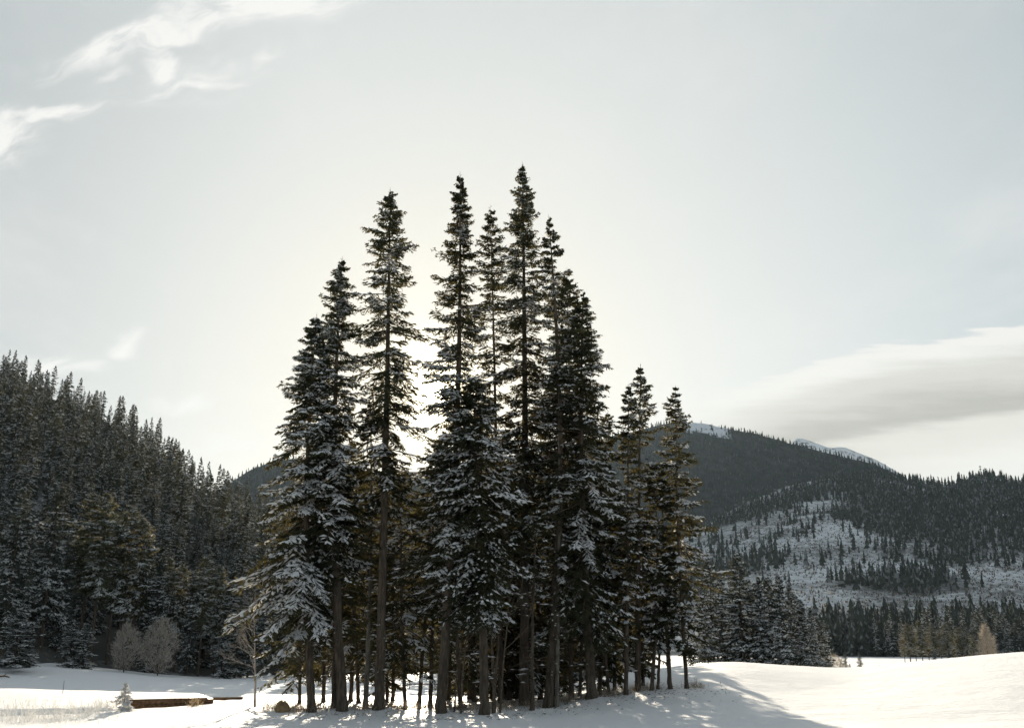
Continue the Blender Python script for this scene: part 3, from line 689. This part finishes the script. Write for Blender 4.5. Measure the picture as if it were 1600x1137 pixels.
# left forest edge: front rows, told apart one by one
EDGE = [  # px, distance, tip py, width, variant, label
    (2, 100, 760, 1., 0, 'tall frosted spruce cut by the left picture edge'),
    (22, 96, 948, 2.5, 1, 'bushy young snow-covered spruce standing lowest at the left edge of the field'),
    (44, 101, 1008, 1.9, 1, 'tiny spruce at the right foot of the bushy young one, left field edge'),
    (62, 112, 745, 1.1, 3, 'tall broad frosted spruce behind the snowy slope at the left'),
    (88, 116, 835, 1.1, 0, 'frosted spruce above the small snowy slope, lower than its left neighbour'),
    (108, 106, 967, 1.9, 1, 'left one of two small snow-laden spruces on the field edge'),
    (128, 107, 972, 1.9, 1, 'right one of two small snow-laden spruces on the field edge'),
    (122, 118, 770, 1.05, 5, 'tall pine with sunlit top left of the two brightest crowns'),
    (140, 117, 768, .9, 5, 'tall pine whose bare trunk stands above the two small spruces'),
    (166, 118, 815, .9, 5, 'narrow dark pine between two sunlit crowns of the left forest edge'),
    (182, 119, 787, 1., 2, 'tall pine with the brightest golden top of the left forest edge'),
    (203, 119, 808, 1., 2, 'sunlit pine just right of the brightest golden top'),
    (218, 120, 850, 1.1, 0, 'broad spruce in front of the sunlit pines with a golden right flank'),
    (238, 119, 862, .95, 3, 'slim spruce with an orange-lit spine, right of the broad one'),
    (250, 122, 868, 1., 5, 'frosted pine with a rounded bright top, right of the orange-lit spine'),
    (272, 122, 880, .9, 2, 'first of the row of pointed sunlit tops toward the grove'),
    (291, 122, 888, .8, 0, 'second of the row of pointed sunlit tops, thin and bright'),
    (309, 122, 866, .9, 5, 'third and tallest of the row of pointed sunlit tops'),
    (332, 123, 880, .9, 2, 'fourth of the row of pointed sunlit tops, grey-green'),
    (352, 123, 874, 1., 3, 'fifth of the row of pointed sunlit tops, nearest the grove'),
    (366, 122, 945, 1.5, 1, 'low dark spruce at the forest foot behind the bare sapling'),
    (386, 124, 905, 1.1, 0, 'spruce at the forest edge half hidden by the grove boughs'),
    (408, 125, 890, 1.1, 3, 'forest-edge spruce seen just left of the grove trunks'),
    (345, 120, 985, 1.6, 1, 'small snowy spruce at the corner of the shaded field'),
    (226, 118, 985, 1.2, 4, 'small dark spruce behind the frosted bushes'),
    (30, 110, 830, 1.1, 4, 'frosted spruce behind the bushy young one at the left edge'),
]
HZ = lambda x, y: max(g1(x, y), LH.h1(x, y))
for i, (px, d, tip, wd_, k, lab) in enumerate(EDGE):
    p = place(px, d, HZ); H = at(px, tip, d)[2] - p[2]; var = MED[k % 6] if H > 8 else SUN_MED[k % 3]
    tree_from(var, 'spruce_tree', p, H / var[3], i * 1.7, lab, None, wd_ * (1. if H > 9 else 1.))
rng = np.random.default_rng(11)
# forest behind the grove, so that it shades the field
for i in range(26):
    px = 430 + i * 16 + rng.uniform(-6, 6); d = 128 + rng.uniform(0, 16) + max(0, px - 650) * .1
    p = place(px, d, HZ); H = rng.uniform(11, 16); var = MED[i % 6]
    tree_from(var, 'spruce_tree', p, H / var[3], rng.uniform(0, 6), 'frosted spruce of the forest edge seen in gaps behind the grove', 'forest edge behind the grove', rng.uniform(.9, 1.3))
# a low stand close behind the right half of the grove
for i in range(18):
    px = 700 + i * 17.5 + rng.uniform(-6, 6); d = rng.uniform(56, 64) if i % 2 else rng.uniform(64, 76)
    p = place(px, d); H = rng.uniform(6, 9.5); var = MED[(0, 1, 3, 4)[i % 4]]
    side = 'middle' if px < 800 else 'twiggy bare trunk' if px < 890 else 'thick shoulder trunk' if px < 960 else 'close-standing pair'
    tree_from(var, 'spruce_tree', p, H / var[3], rng.uniform(0, 6), f'low shaded spruce seen between trunks behind the {side} of the grove', f'shaded stand behind the {side}', rng.uniform(1.3, 1.7))
# hillside trees, individuals (the ones that show largest), then the rest as one mass
def hill_points(hill, n, px0, px1, t0, t1, rng, dmin, dens=None):
    pts = []; cell = {}
    for _ in range(8):
        m = n * 3
        px = rng.uniform(px0, px1, m); t = rng.uniform(t0, t1, m); u = (px - W0 / 2) / F / (CP + .18 * SP)
        df, zf, dr, zr = hill.par(u); d = df + (dr - df) * t; x = u * d
        if dens is not None:
            k = rng.uniform(size=m) < dens(px, t, x, d); px, t, x, d = px[k], t[k], x[k], d[k]
        z = hill.height(x, d)
        for X, D, Z, T_, PX in zip(x.tolist(), d.tolist(), z.tolist(), t.tolist(), px.tolist()):
            i, j = int(X // dmin), int(D // dmin)
            if any((q[0] - X) ** 2 + (q[1] - D) ** 2 < dmin * dmin for a in (-1, 0, 1) for b in (-1, 0, 1) for q in cell.get((i + a, j + b), ())): continue
            cell.setdefault((i, j), []).append((X, D)); pts.append((X, D, Z, T_, PX))
            if len(pts) >= n: return pts
    return pts
lp = hill_points(LH, 700, -40, 480, .03, 1.03, rng, 4.4, lambda px, t, x, d: np.where((px < 60) & (t < .3) & (vnoise(x * .06, d * .06, 2) > .1), .1, .85))
lp.sort(key=lambda q: q[1])
vis = [q for q in lp if -30 < q[4] < 415][:150]; vs = set(id(q) for q in vis)
COLS = [(45, 'over the bushy young spruce'), (100, 'above the small bare snow slope'), (160, 'above the two small snow-laden spruces'), (215, 'above the brightest golden tops'),
        (265, 'above the larger frosted bush'), (320, 'above the row of pointed sunlit tops'), (999, 'right beside the grove')]
def hill_label(q):
    w = next(n for k, n in COLS if q[4] < k)
    band = 'low' if q[3] < .2 else ('halfway' if q[3] < .38 else 'high')
    return f'frosted spruce {band} on the left hillside, {w}', f'left hillside {band}, {w}'
for q in vis:
    var = (MED if q[1] < 190 else FARV)[(0, 1, 3, 4 if q[1] < 190 else 2)[rng.integers(0, 4)]]; lab, grp = hill_label(q); H = rng.uniform(8, 18)
    tree_from(var, 'spruce_tree', (q[0], q[1], q[2] - .3), H / var[3], rng.uniform(0, 6), lab, grp, rng.uniform(.8, 1.15))
def joined(name, pts, variants, hr, wr, rng, label, cat, mats, taper=None):
    """many small far trees as one mass"""
    arr = []
    for v in variants:
        parts = []
        for mi, me in enumerate(v[:3]):
            co = np.zeros(len(me.vertices) * 3, np.float32); me.vertices.foreach_get('co', co)
            lv = np.zeros(len(me.loops), np.int32); me.loops.foreach_get('vertex_index', lv)
            ls = np.zeros(len(me.polygons), np.int32); me.polygons.foreach_get('loop_start', ls)
            tot = np.diff(np.append(ls, len(lv)))
            for n in (3, 4):
                sel = np.nonzero(tot == n)[0]
                if len(sel): parts.append((mi, co.reshape(-1, 3), lv[ls[sel][:, None] + np.arange(n)]))
        arr.append((parts, v[3]))
    G = Geo()
    for q in pts:
        parts, H0_ = arr[rng.integers(0, len(arr))]; s = rng.uniform(*hr) / H0_ * (taper(q[3]) if taper else 1); w = s * rng.uniform(*wr); a = rng.uniform(0, 6.28); c, sn_ = math.cos(a), math.sin(a)
        for mi, co, f in parts:
            v = np.stack([(co[:, 0] * c - co[:, 1] * sn_) * w + q[0], (co[:, 0] * sn_ + co[:, 1] * c) * w + q[1], co[:, 2] * s + q[2]], -1)
            G.add(v, f, mi)
    return obj(name, G.mesh(name, mats), label=label, category=cat, kind='stuff')
# very cheap far conifers
def cheap_variant(k, tiers=5, sides=5, snow=.45):
    rg = np.random.default_rng(900 + k); G = Geo(); S = Geo(); T_ = Geo(); H = 10.
    T_.tube([(0, 0, -.3), (0, 0, 3)], [.16, .12], 3)
    for i in range(tiers):
        z0 = .9 + (H - 1.2) * (i / tiers); z1 = z0 + (H - .9) / tiers * 1.75; r = 1.75 * (1 - i / tiers) ** .85 + .18
        n = sides; a = np.arange(n) * 2 * PI / n + rg.uniform(0, 2); rr_ = r * rg.uniform(.35, 1.3, n)
        v = np.concatenate([np.stack([rr_ * np.cos(a), rr_ * np.sin(a), z0 + rg.normal(0, .25, n)], -1), [(rg.normal(0, .05), rg.normal(0, .05), min(z1, H))]])
        f = np.stack([np.arange(n), (np.arange(n) + 1) % n, np.full(n, n)], -1); sel = rg.uniform(size=n) < snow
        G.add(v, f[~sel]) if (~sel).any() else None
        if sel.any(): S.add(v, f[sel])
    return (T_.mesh('trunk', [M['bark']]), G.mesh('crown', [M['needle_far']]), S.mesh('snow_load', [M['frost_far']]), H)
CHEAP = [cheap_variant(k, 5 + k % 2, 5, [.05, .12, .08, .15, .0][k]) for k in range(5)]
CHEAP2 = [cheap_variant(40 + k, 10, 8, [.1, .2, .15][k]) for k in range(3)]
TINY = [cheap_variant(20 + k, 2, 4, [.05, .12, .0][k]) for k in range(3)]
TM = [M['bark'], M['needle_far'], M['frost']]
TF = [M['bark'], M['needle_far'], M['frost_far']]
# thin copies of the far variants for the mass on the left hill
THIN = [medium_variant(60 + k, 16., rngv.uniform(1.5, 1.85), ['spire', 'broad', 'spire'][k], 110, 3, 1, .21, .42, .0, 1.5, .16, gap=.05, big=1.1, ridge=1, ts=3) for k in range(3)]
joined('hillside_forest', [q for q in lp if id(q) not in vs], THIN, (7, 20), (.75, 1.2), rng, 'frosted conifer forest covering the upper left hill to its skyline', 'forest', TM, lambda t: 1.05 - .38 * min(max(t, 0), 1))

# right: the row of snowy spruces behind the snow bank
ROW = [(1104, 118, 905, 'broad'), (1118, 122, 868, ''), (1134, 125, 900, ''), (1152, 128, 895, ''), (1165, 118, 862, ''), (1182, 124, 905, ''), (1196, 117, 900, ''), (1212, 121, 898, ''), (1228, 116, 896, ''), (1244, 122, 912, ''), (1252, 130, 925, ''), (1262, 119, 935, ''),
       (1275, 126, 948, ''), (1287, 132, 960, ''), (1296, 140, 968, '')]
ordn = ['first', 'second', 'third', 'fourth', 'fifth', 'sixth', 'seventh', 'eighth', 'ninth', 'tenth', 'eleventh', 'twelfth', 'thirteenth', 'fourteenth', 'fifteenth', 'sixteenth', 'seventeenth']
for i, (px, d, tip, _) in enumerate(ROW):
    p = place(px, d); H = at(px, tip, d)[2] - p[2]; var = SUN_MED[i % 3]
    tree_from(var, 'spruce_tree', p, H / var[3], i * 2.1, f'{ordn[i]} from the grove in the dense snowy spruce row behind the bank', 'spruce row behind the snow bank', rng.uniform(1., 1.25))
# right: copse beyond the bank
COPSE = [(1415, 270, 985), (1424, 262, 972), (1433, 270, 978), (1443, 265, 968), (1453, 275, 980), (1462, 268, 974), (1473, 272, 982), (1484, 266, 972), (1494, 275, 985), (1504, 270, 978), (1515, 268, 984), (1524, 276, 990)]
for i, (px, d, tip) in enumerate(COPSE):
    p = place(px, d); H = at(px, tip, d)[2] - p[2]; var = MED[(2, 5)[i % 2]]
    tree_from(var, 'pine_tree', p, H / var[3], i * 1.3, f'{ordn[i]} from the left in the small pine copse beyond the snow bank', 'pine copse beyond the bank', rng.uniform(1.05, 1.35))
for px, d, tip, lab in [(1345, 240, 1019, 'lone small dark spruce standing on the distant snow field'), (1322, 230, 1018, 'tiny frosted spruce at the left rim of the distant snow field'), (1329, 215, 1036, 'very small dark spruce low at the left rim of the distant snow field'),
                        (1486, 250, 1012, 'small frosted spruce in front of the pine copse, right of its middle'), (1462, 252, 1014, 'small frosted spruce in front of the pine copse, left of its middle')]:
    p = place(px, d); H = at(px, tip, d)[2] - p[2]; var = MED[0]
    tree_from(var, 'spruce_tree', p, H / var[3], px, lab, None, 1.5)
# right hillside
near_p = hill_points(RH, 330, 1270, 1640, .0, .085, rng, 3.4)
mid_p = hill_points(RH, 4600, 1060, 1680, .05, 1.02, rng, 4.2, lambda px, t, x, d: np.where(t > .36, rh_dens(px, t, x, d) ** 1.5 * .5, rh_dens(px, t, x, d) ** 2 * .22))
near_p.sort(key=lambda q: q[1]); mid_p.sort(key=lambda q: q[1])
def foot_col(px): return 'left of the pine copse' if px < 1405 else 'behind the left half of the copse' if px < 1470 else 'behind the right half of the copse' if px < 1535 else 'behind and right of the golden larch'
for q in near_p[:60]:
    var = FARV[rng.integers(0, 4)]
    tree_from(var, 'spruce_tree', (q[0], q[1], max(q[2], g1(q[0], q[1])) - .3), rng.uniform(13, 21) / var[3], rng.uniform(0, 6), 'dark spruce at the foot of the right hillside, ' + foot_col(q[4]), 'right hillside foot, ' + foot_col(q[4]), rng.uniform(.8, 1.2))
joined('hillside_foot_trees', near_p[60:], CHEAP2, (9, 20), (.7, 1.1), rng, 'dark conifers mixed in along the foot of the right hillside', 'forest', TF)
joined('hillside_trees', mid_p, CHEAP, (3.5, 15), (.7, 1.3), rng, 'dark conifers scattered and massed over the right hillside', 'forest', TF)
mt_p = hill_points(MT, 9000, 340, 1500, .25, 1.015, rng, 5., mt_dens)
joined('mountain_forest', mt_p, TINY, (7, 12.5), (.9, 1.3), rng, 'close dark forest on the far mountain', 'forest', TF)
# brush on the open slope
def brush():
    pts = hill_points(RH, 7500, 1060, 1680, .03, .75, rng, 1.6); rg = np.random.default_rng(3); G = Geo()
    P_ = np.array([q[:3] for q in pts]); n = len(P_)
    for k in range(5):
        p = P_ + rg.normal(0, .6, (n, 3)) * (1, 1, .1); d = unit(rg.normal(0, .55, (n, 3)) + UP)
        diamonds(p, d, rg.uniform(.5, 2.2, n), rg.uniform(.3, .9, n), rg, G, int(k == 3))
    obj('hillside_brush', G.mesh('hillside_brush', [M['twig'], M['frost_twig']]), label='low frosted brush poking through the snow on the open right slope', category='brush', kind='stuff')
brush()

# ------------------------------------------------------------------ bare saplings and bushes
def grow(G, rng, p, d, L, r, depth, spread=.55, up=.15, nseg=4, kids=(3, 5), mi=0, bias=None):
    pts = [p]; dd = d
    for i in range(nseg):
        dd = unit(dd + rng.normal(0, .12, 3) + UP * up * .25 + (bias if bias is not None else 0)); pts.append(pts[-1] + dd * L / nseg)
    pts = np.array(pts); G.tube(pts, np.linspace(r, r * .45, nseg + 1), 5 if depth > 1 else 3, mi, False)
    if depth <= 0: return pts
    for _ in range(rng.integers(*kids)):
        t = rng.uniform(.25, 1.); k = min(int(t * nseg), nseg - 1); q = pts[k] + (pts[k + 1] - pts[k]) * (t * nseg - k)
        nd = unit(dd + rng.normal(0, spread, 3) + UP * up)
        grow(G, rng, q, nd, L * rng.uniform(.4, .65), r * .5, depth - 1, spread, up, 3, kids, mi, bias)
    return pts
def bare_tree(name, p, H, r, label, mat, stems, seed, nbr, depth=2, group=None, lean=(0, 0), bl=.4, zlo=.3, bias=None, cat='tree', kids=(3, 5), spread=.5):
    rng = np.random.default_rng(seed); o = obj(name, None, None, p, label=label, category=cat, group=group)
    for s in range(stems):
        off = rng.normal(0, .09 * (stems > 1), 2); G = Geo(); hh = H * (1 if s == 0 else rng.uniform(.6, .95)); n = 9
        t = np.linspace(-.03, 1, n); sp = rng.normal(0, .10 if stems > 1 else .03, 2) * hh
        pts = np.stack([off[0] + (sp[0] + lean[0]) * t.clip(0) ** 1.3, off[1] + (sp[1] + lean[1]) * t.clip(0) ** 1.3, t * hh], -1); pts[:, :2] += rng.normal(0, .015, (n, 2)) * hh * .2
        G.tube(pts, r * (1 if s == 0 else .75) * (1 - t.clip(0, 1)) ** .8 + .004, 6)
        st = obj('stem' if stems > 1 else 'trunk', G.mesh('stem', [M[mat]], True), o)
        for b in range(nbr if s == 0 else max(3, nbr // 2)):
            tt = zlo + (1 - zlo) * (b + rng.uniform(0, 1)) / nbr * .95; tt = min(tt, .97); q = np.array([np.interp(tt, t, pts[:, k]) for k in range(3)])
            a = rng.uniform(0, 2 * PI); d = unit(np.array((math.cos(a), math.sin(a), rng.uniform(.5, 1.3)))); 
            if bias is not None: d = unit(d + bias)
            Gb = Geo(); grow(Gb, rng, q, d, hh * bl * (1.1 - tt * .7) * rng.uniform(.7, 1.2), r * .42 * (1.1 - tt * .6), depth, spread, .2, 4, kids, 0, None if bias is None else bias * .06)
            obj('branch', Gb.mesh('branch', [M[mat]]), st)
    return o
p = ground_hit(398, 1104)
bare_tree('bare_sapling', p, 3.5, .045, 'thin frosted bare sapling leaning its twigs left, in front of the forest', 'frost_twig', 1, 5, 11, 2, lean=(-.25, 0), bl=.46, zlo=.30, bias=np.array((-.75, 0, .0)), kids=(4, 7))
bare_tree('bare_sapling', ground_hit(772, 1113), 6.2, .05, 'tall grey many-stemmed bare sapling before the middle trunks of the grove', 'twig', 4, 12, 7, 2, bl=.34, zlo=.35)
bare_tree('bare_sapling', ground_hit(712, 1112), 4.6, .04, 'slender bare sapling right of the thick trunk under the sun', 'twig', 2, 13, 7, 2, bl=.34, zlo=.3)
bare_tree('bare_sapling', ground_hit(934, 1086), 2.3, .02, 'small leafless shrub at the foot of the thick shoulder trunk', 'twig', 3, 14, 5, 1, bl=.4, zlo=.25)
bare_tree('bare_sapling', ground_hit(512, 1104), 2.0, .02, 'small leafless shrub between the left trunks of the grove', 'twig', 2, 15, 5, 1, bl=.4, zlo=.25)
def frosted_bush(px, d, tip, wpx, label, seed, mat='frost_twig', n=800, name='frosted_bush', hf=None, cat='bush', cone=False):
    p = place(px, d, hf); H = at(px, tip, d)[2] - p[2]; w = wpx * d / F; rng = np.random.default_rng(seed)
    o = obj(name, None, None, p, label=label, category=cat); G = Geo(); S = Geo()
    for s in range(7 if not cone else 1):
        a = rng.uniform(0, 6.28); t = np.linspace(0, 1, 6)[:, None]
        S.tube(np.array((math.cos(a) * w * .55 * (not cone), math.sin(a) * w * .55 * (not cone), H * .92)) * np.concatenate([t ** 1.2, t ** 1.2, t], 1), np.linspace(.05, .01, 6) * H / 5, 4, 0, False)
    q = rng.normal(size=(n, 3)); q = unit(q) * rng.uniform(.25, 1, (n, 1)) ** .6
    q[:, 2] = q[:, 2] * .5 + .5
    r_ = ((1.05 - q[:, 2:3]) ** .7 if cone else (1.02 - q[:, 2:3] ** 2) ** .5) * (1 + .5 * vnoise(q[:, :1] * 3.2 + seed, q[:, 2:3] * 4 + q[:, 1:2] * 2, seed))
    pp = np.concatenate([q[:, :2] * w * r_, q[:, 2:3] * H * .97], 1)
    for k in range(4):
        dd = unit(np.concatenate([q[:, :2] * .8, np.full((n, 1), .75)], 1) + rng.normal(0, .4, (n, 3)))
        diamonds(pp + rng.normal(0, .08 * H / 5, (n, 3)), dd, rng.uniform(.04, .13, n) * H, rng.uniform(.005, .011, n) * H, rng, G)
    obj('stem', S.mesh('stem', [M['twig']]), o); obj('crown', G.mesh('crown', [M[mat]]), o)
HZ1 = HZ
frosted_bush(193, 110, 972, 24, 'pale frosted leafless bush, left one of two at the forest foot', 31, hf=HZ)
frosted_bush(246, 112, 962, 28, 'larger pale frosted leafless bush, right one of two at the forest foot', 32, hf=HZ)
frosted_bush(1546, 262, 972, 17, 'golden leafless larch at the right end of the pine copse', 33, 'larch', 700, 'larch_tree', cat='tree', cone=True)
frosted_bush(1306, 150, 1020, 26, 'grey frosted thicket on the slope at the end of the spruce row', 34)
frosted_bush(1285, 140, 1024, 22, 'low grey thicket under the last spruces of the row', 35)
# frosted little spruce by the bridge
p = ground_hit(193, 1109); H = at(193, 1068, p[1])[2] - p[2]
cr, sn, wd = conifer_geo(77, H, .08, .36, 'broad', 70, 5, 1, .03, .5, .8, .2, .1)
o = obj('spruce_sapling', None, None, p, label='knee-high frosted spruce sapling at the left end of the footbridge', category='tree')
obj('trunk', trunk_geo(H, .03, (0, 0), 6, 5, 6).mesh('trunk', [M['bark']], True), o)
obj('crown', cr.mesh('crown', [M['frost']]), o); obj('snow_load', sn.mesh('snow_load', [M['snow']]), o, kind='stuff')

# ------------------------------------------------------------------ footbridge
def footbridge():
    a = at(208, 1099, 40.0); b = at(331, 1098, 41.4); L = float(np.hypot(b[0] - a[0], b[1] - a[1])); ang = math.atan2(b[1] - a[1], b[0] - a[0])
    z = max(g1(a[0], a[1]), g1(b[0], b[1])) - .03
    o = obj('footbridge', None, None, (a[0], a[1], z), label='low brown wooden footbridge over the snowy ditch at the left', category='bridge'); o.rotation_euler = (0, 0, ang)
    def beam(name, lo_, hi_, mat='wood', smooth=False):
        G = Geo(); G.box(lo_, hi_); return obj(name, G.mesh(name, [M[mat]]), o)
    for y in (.0, 1.05): beam('stringer', (-.1, y, -.26), (L + .1, y + .12, .0))
    n = 17
    for i in range(n):
        x0 = -.05 + (L + .1) * i / n; beam('plank', (x0, -.06, .003), (x0 + (L + .1) / n - .02, 1.24, .045))
    for y in (-.02, 1.10):
        beam('rail', (-.08, y, .048), (L + .06, y + .10, .20))
    G = Geo(); xs = np.linspace(.0, L, 30); ys = np.linspace(.12, 1.06, 7); X, Y = np.meshgrid(xs, ys, indexing='ij')
    Z = .05 + .075 * np.clip(np.minimum(X, L - X) * 5, 0, 1) * (1 - np.abs(Y / .59 - 1) ** 4) + .012 * fbm(X * 4, Y * 4, 3)
    i = np.arange(29)[:, None] * 7; j = np.arange(6)[None]
    G.add(np.stack([X, Y, Z], -1), np.stack([i + j, i + 7 + j, i + 8 + j, i + j + 1], -1).reshape(-1, 4))
    obj('snow_load', G.mesh('snow_load', [M['ground']], True), o)
footbridge()
p = at(356, 1095.5, 44.6); zz = g1(p[0], p[1])
G = Geo(); G.box((-.62, -.06, -.05), (.62, .06, .07)); G.box((-.60, -.045, .072), (.6, .05, .10), 1)
o = obj('timber_beam', G.mesh('timber_beam', [M['wood'], M['snow']]), None, (p[0], p[1], zz + .03), label='single low timber lying in the snow right of the footbridge', category='beam')

# ------------------------------------------------------------------ small things
def boulder(px, py, w, h, label, seed, name='boulder'):
    p = ground_hit(px, py); rg = np.random.default_rng(seed); n, m = 14, 9; th = np.linspace(0, 2 * PI, n, endpoint=False); ph = np.linspace(-.25, PI / 2, m)
    TH, PH = np.meshgrid(th, ph, indexing='ij'); k = 1 + .20 * fbm(np.cos(TH) * 2 + 5, np.sin(TH) * 2 + PH * 2, seed, 3)
    v = np.stack([w * k * np.cos(PH) ** .75 * np.cos(TH), w * .8 * k * np.cos(PH).clip(0) ** .75 * np.sin(TH), h * k * np.sin(PH)], -1) if True else None
    v = np.nan_to_num(v)
    i = np.arange(n)[:, None] * m; i2 = ((np.arange(n) + 1) % n)[:, None] * m; j = np.arange(m - 1)[None]
    G = Geo(); G.add(v, np.stack([i + j, i2 + j, i2 + j + 1, i + j + 1], -1).reshape(-1, 4))
    return obj(name, G.mesh(name, [M['stone']], True), None, p, label=label, category='boulder')
boulder(441, 1112, .24, .34, 'rounded brown boulder in dry grass left of the grove trunks', 3)
def stake(px, d, h, label, r=.05, hf=None, mat='metal', py=None):
    p = place(px, d, hf); G = Geo(); G.tube([(0, 0, -.3), (0, 0, h * .5), (0, 0, h)], [r, r, r * .8], 6); G.tube([(0, 0, h), (0, 0, h + r)], [r * 1.3, r * .5], 6)
    return obj('marker_post', G.mesh('marker_post', [M[mat]]), None, p, label=label, category='post')
stake(1364, 205, 1.6, 'thin dark marker post in the middle of the distant snow field', .09)
stake(1397, 200, .9, 'short dark marker post at the right of the distant snow field', .11)
stake(1374, 260, .9, 'tiny marker post far back on the distant snow field', .09)
stake(98, 47, .55, 'thin stake in the sunlit snow left of the footbridge', .012)
def rail_fence():
    d = 100.; p0 = place(636, d); p1 = place(742, d); L = p1[0] - p0[0]; z = max(p0[2], p1[2])
    o = obj('rail_fence', None, None, (p0[0], d, z), label='low dark rail fence on the shaded field behind the grove', category='fence')
    for k in range(6):
        G = Geo(); x = .25 + k * (L - .5) / 5; G.tube([(x, 0, -.6), (x, 0, .66)], [.05, .045], 6); obj('post', G.mesh('post', [M['wood']]), o)
    G = Geo(); G.tube([(0, -.06, .42), (L / 2, -.06, .43), (L, -.06, .42)], [.055] * 3, 6); obj('rail', G.mesh('rail', [M['wood']]), o)
rail_fence()
def mast(px, d, h, label):
    p = place(px, d, RH.h1); o = obj('radio_mast', None, None, p, label=label, category='mast')
    G = Geo(); G.tube([(0, 0, -3), (0, 0, h * .6), (0, 0, h)], [.35, .3, .2], 5); obj('pole', G.mesh('pole', [M['metal']]), o)
    for z in (h * .72, h * .9):
        G = Geo(); G.box((-1.0, -.4, z), (1.0, .4, z + 1.4)); obj('antenna', G.mesh('antenna', [M['metal']]), o)
mast(1534, 1270, 19, 'taller of two thin radio masts on the right skyline')
mast(1542, 1275, 14, 'shorter of two thin radio masts on the right skyline')
p = ground_hit(4, 1095, 30, 70)
p = place(5, 92); G = Geo(); G.tube([(-.9, 0, .10), (0, .1, .22), (.45, .2, .12)], [.09, .08, .05], 6); G.tube([(0, .1, .2), (.2, .0, .45)], [.05, .02], 5)
obj('fallen_log', G.mesh('fallen_log', [M['wood']]), None, p, label='short dark log lying on the shaded field at the left edge', category='log')

# ------------------------------------------------------------------ grass
def grass(name, spots, n, hr, mat, label, seed, lean=.35, w=.012):
    rg = np.random.default_rng(seed); G = Geo(); P_ = []
    per = n // len(spots)
    for px, py, sx, sy in spots:
        c = ground_hit(px, py)
        if c is None: continue
        xy = c[:2] + rg.normal(0, 1, (per, 2)) * (sx, sy); P_.append(np.column_stack([xy, ground(xy[:, 0], xy[:, 1]) - .02]))
    P_ = np.concatenate(P_); n = len(P_); d = unit(UP + rg.normal(0, lean, (n, 3))); l = rg.uniform(*hr, n)
    diamonds(P_, d, l, np.full(n, w) * rg.uniform(.7, 1.5, n), rg, G)
    for k in range(2):
        q = P_ + d * (l * rg.uniform(.35, .8, n))[:, None]; diamonds(q, unit(d + rg.normal(0, .6, (n, 3))), l * rg.uniform(.2, .45, n), np.full(n, w), rg, G)
    obj(name, G.mesh(name, [M[mat]]), label=label, category='grass', kind='stuff')
grass('frosted_grass', [(10, 1122, .5, .5), (30, 1128, .5, .4), (55, 1124, .5, .4), (80, 1128, .5, .4), (105, 1122, .4, .4), (130, 1118, .4, .4), (20, 1132, .8, .3), (150, 1112, .4, .3), (170, 1108, .3, .3), (120, 1132, .6, .3), (60, 1112, .6, .3), (0, 1115, .6, .3)],
      1000, (.12, .6), 'frost_grass', 'pale frosted grass along the snowy ditch at the lower left', 51)
grass('dry_grass', [(455, 1110, .3, .3), (470, 1112, .3, .2), (505, 1108, .4, .3), (550, 1106, .4, .3), (585, 1107, .4, .2), (620, 1107, .4, .3), (650, 1107, .4, .3), (680, 1108, .4, .3), (715, 1108, .4, .3), (735, 1108, .4, .3), (770, 1108, .4, .3), (800, 1103, .4, .4), (840, 1104, .4, .3), (880, 1096, .4, .3), (900, 1094, .4, .3), (940, 1087, .3, .3), (965, 1085, .3, .3), (1085, 1074, .2, .2), (303, 1103, .12, .1), (425, 1110, .25, .2), (1010, 1078, .3, .2)],
      2600, (.08, .42), 'dry', 'tufts of dry brown grass round the trunks of the grove', 52, .5)

def debris():
    rg = np.random.default_rng(61); G = Geo(); c = np.array([o.location[:2] for o in bpy.data.objects if o.get('group') == 'spruces of the grove'])
    k = c[rg.integers(0, len(c), 2600)] + rg.normal(0, 1, (2600, 2)) * (1.1, 1.3) + (.2, -.8); z = ground(k[:, 0], k[:, 1]) + .006
    d = unit(np.column_stack([rg.normal(size=(2600, 2)), rg.uniform(-.05, .35, 2600)])); diamonds(np.column_stack([k, z]), d, rg.uniform(.04, .30, 2600) ** 1.3, rg.uniform(.01, .03, 2600), rg, G)
    obj('fallen_twigs', G.mesh('fallen_twigs', [M['twig']]), label='fallen twigs and needles littering the snow round the grove', category='debris', kind='stuff')
debris()

# ------------------------------------------------------------------ haze
def haze():
    G = Geo(); G.box((-4600, -4600, -8), (4600, 4600, 590)); m = bpy.data.materials.new('haze'); m.use_nodes = True; t = m.node_tree; t.nodes.clear()
    o_ = t.nodes.new('ShaderNodeOutputMaterial'); v = t.nodes.new('ShaderNodeVolumePrincipled'); v.inputs['Color'].default_value = (.62, .82, 1, 1)
    v.inputs['Density'].default_value = HAZE; v.inputs['Anisotropy'].default_value = .2; t.links.new(v.outputs[0], o_.inputs['Volume'])
    obj('haze', G.mesh('haze', [m]), kind='stuff')
if HAZE > 0: haze()
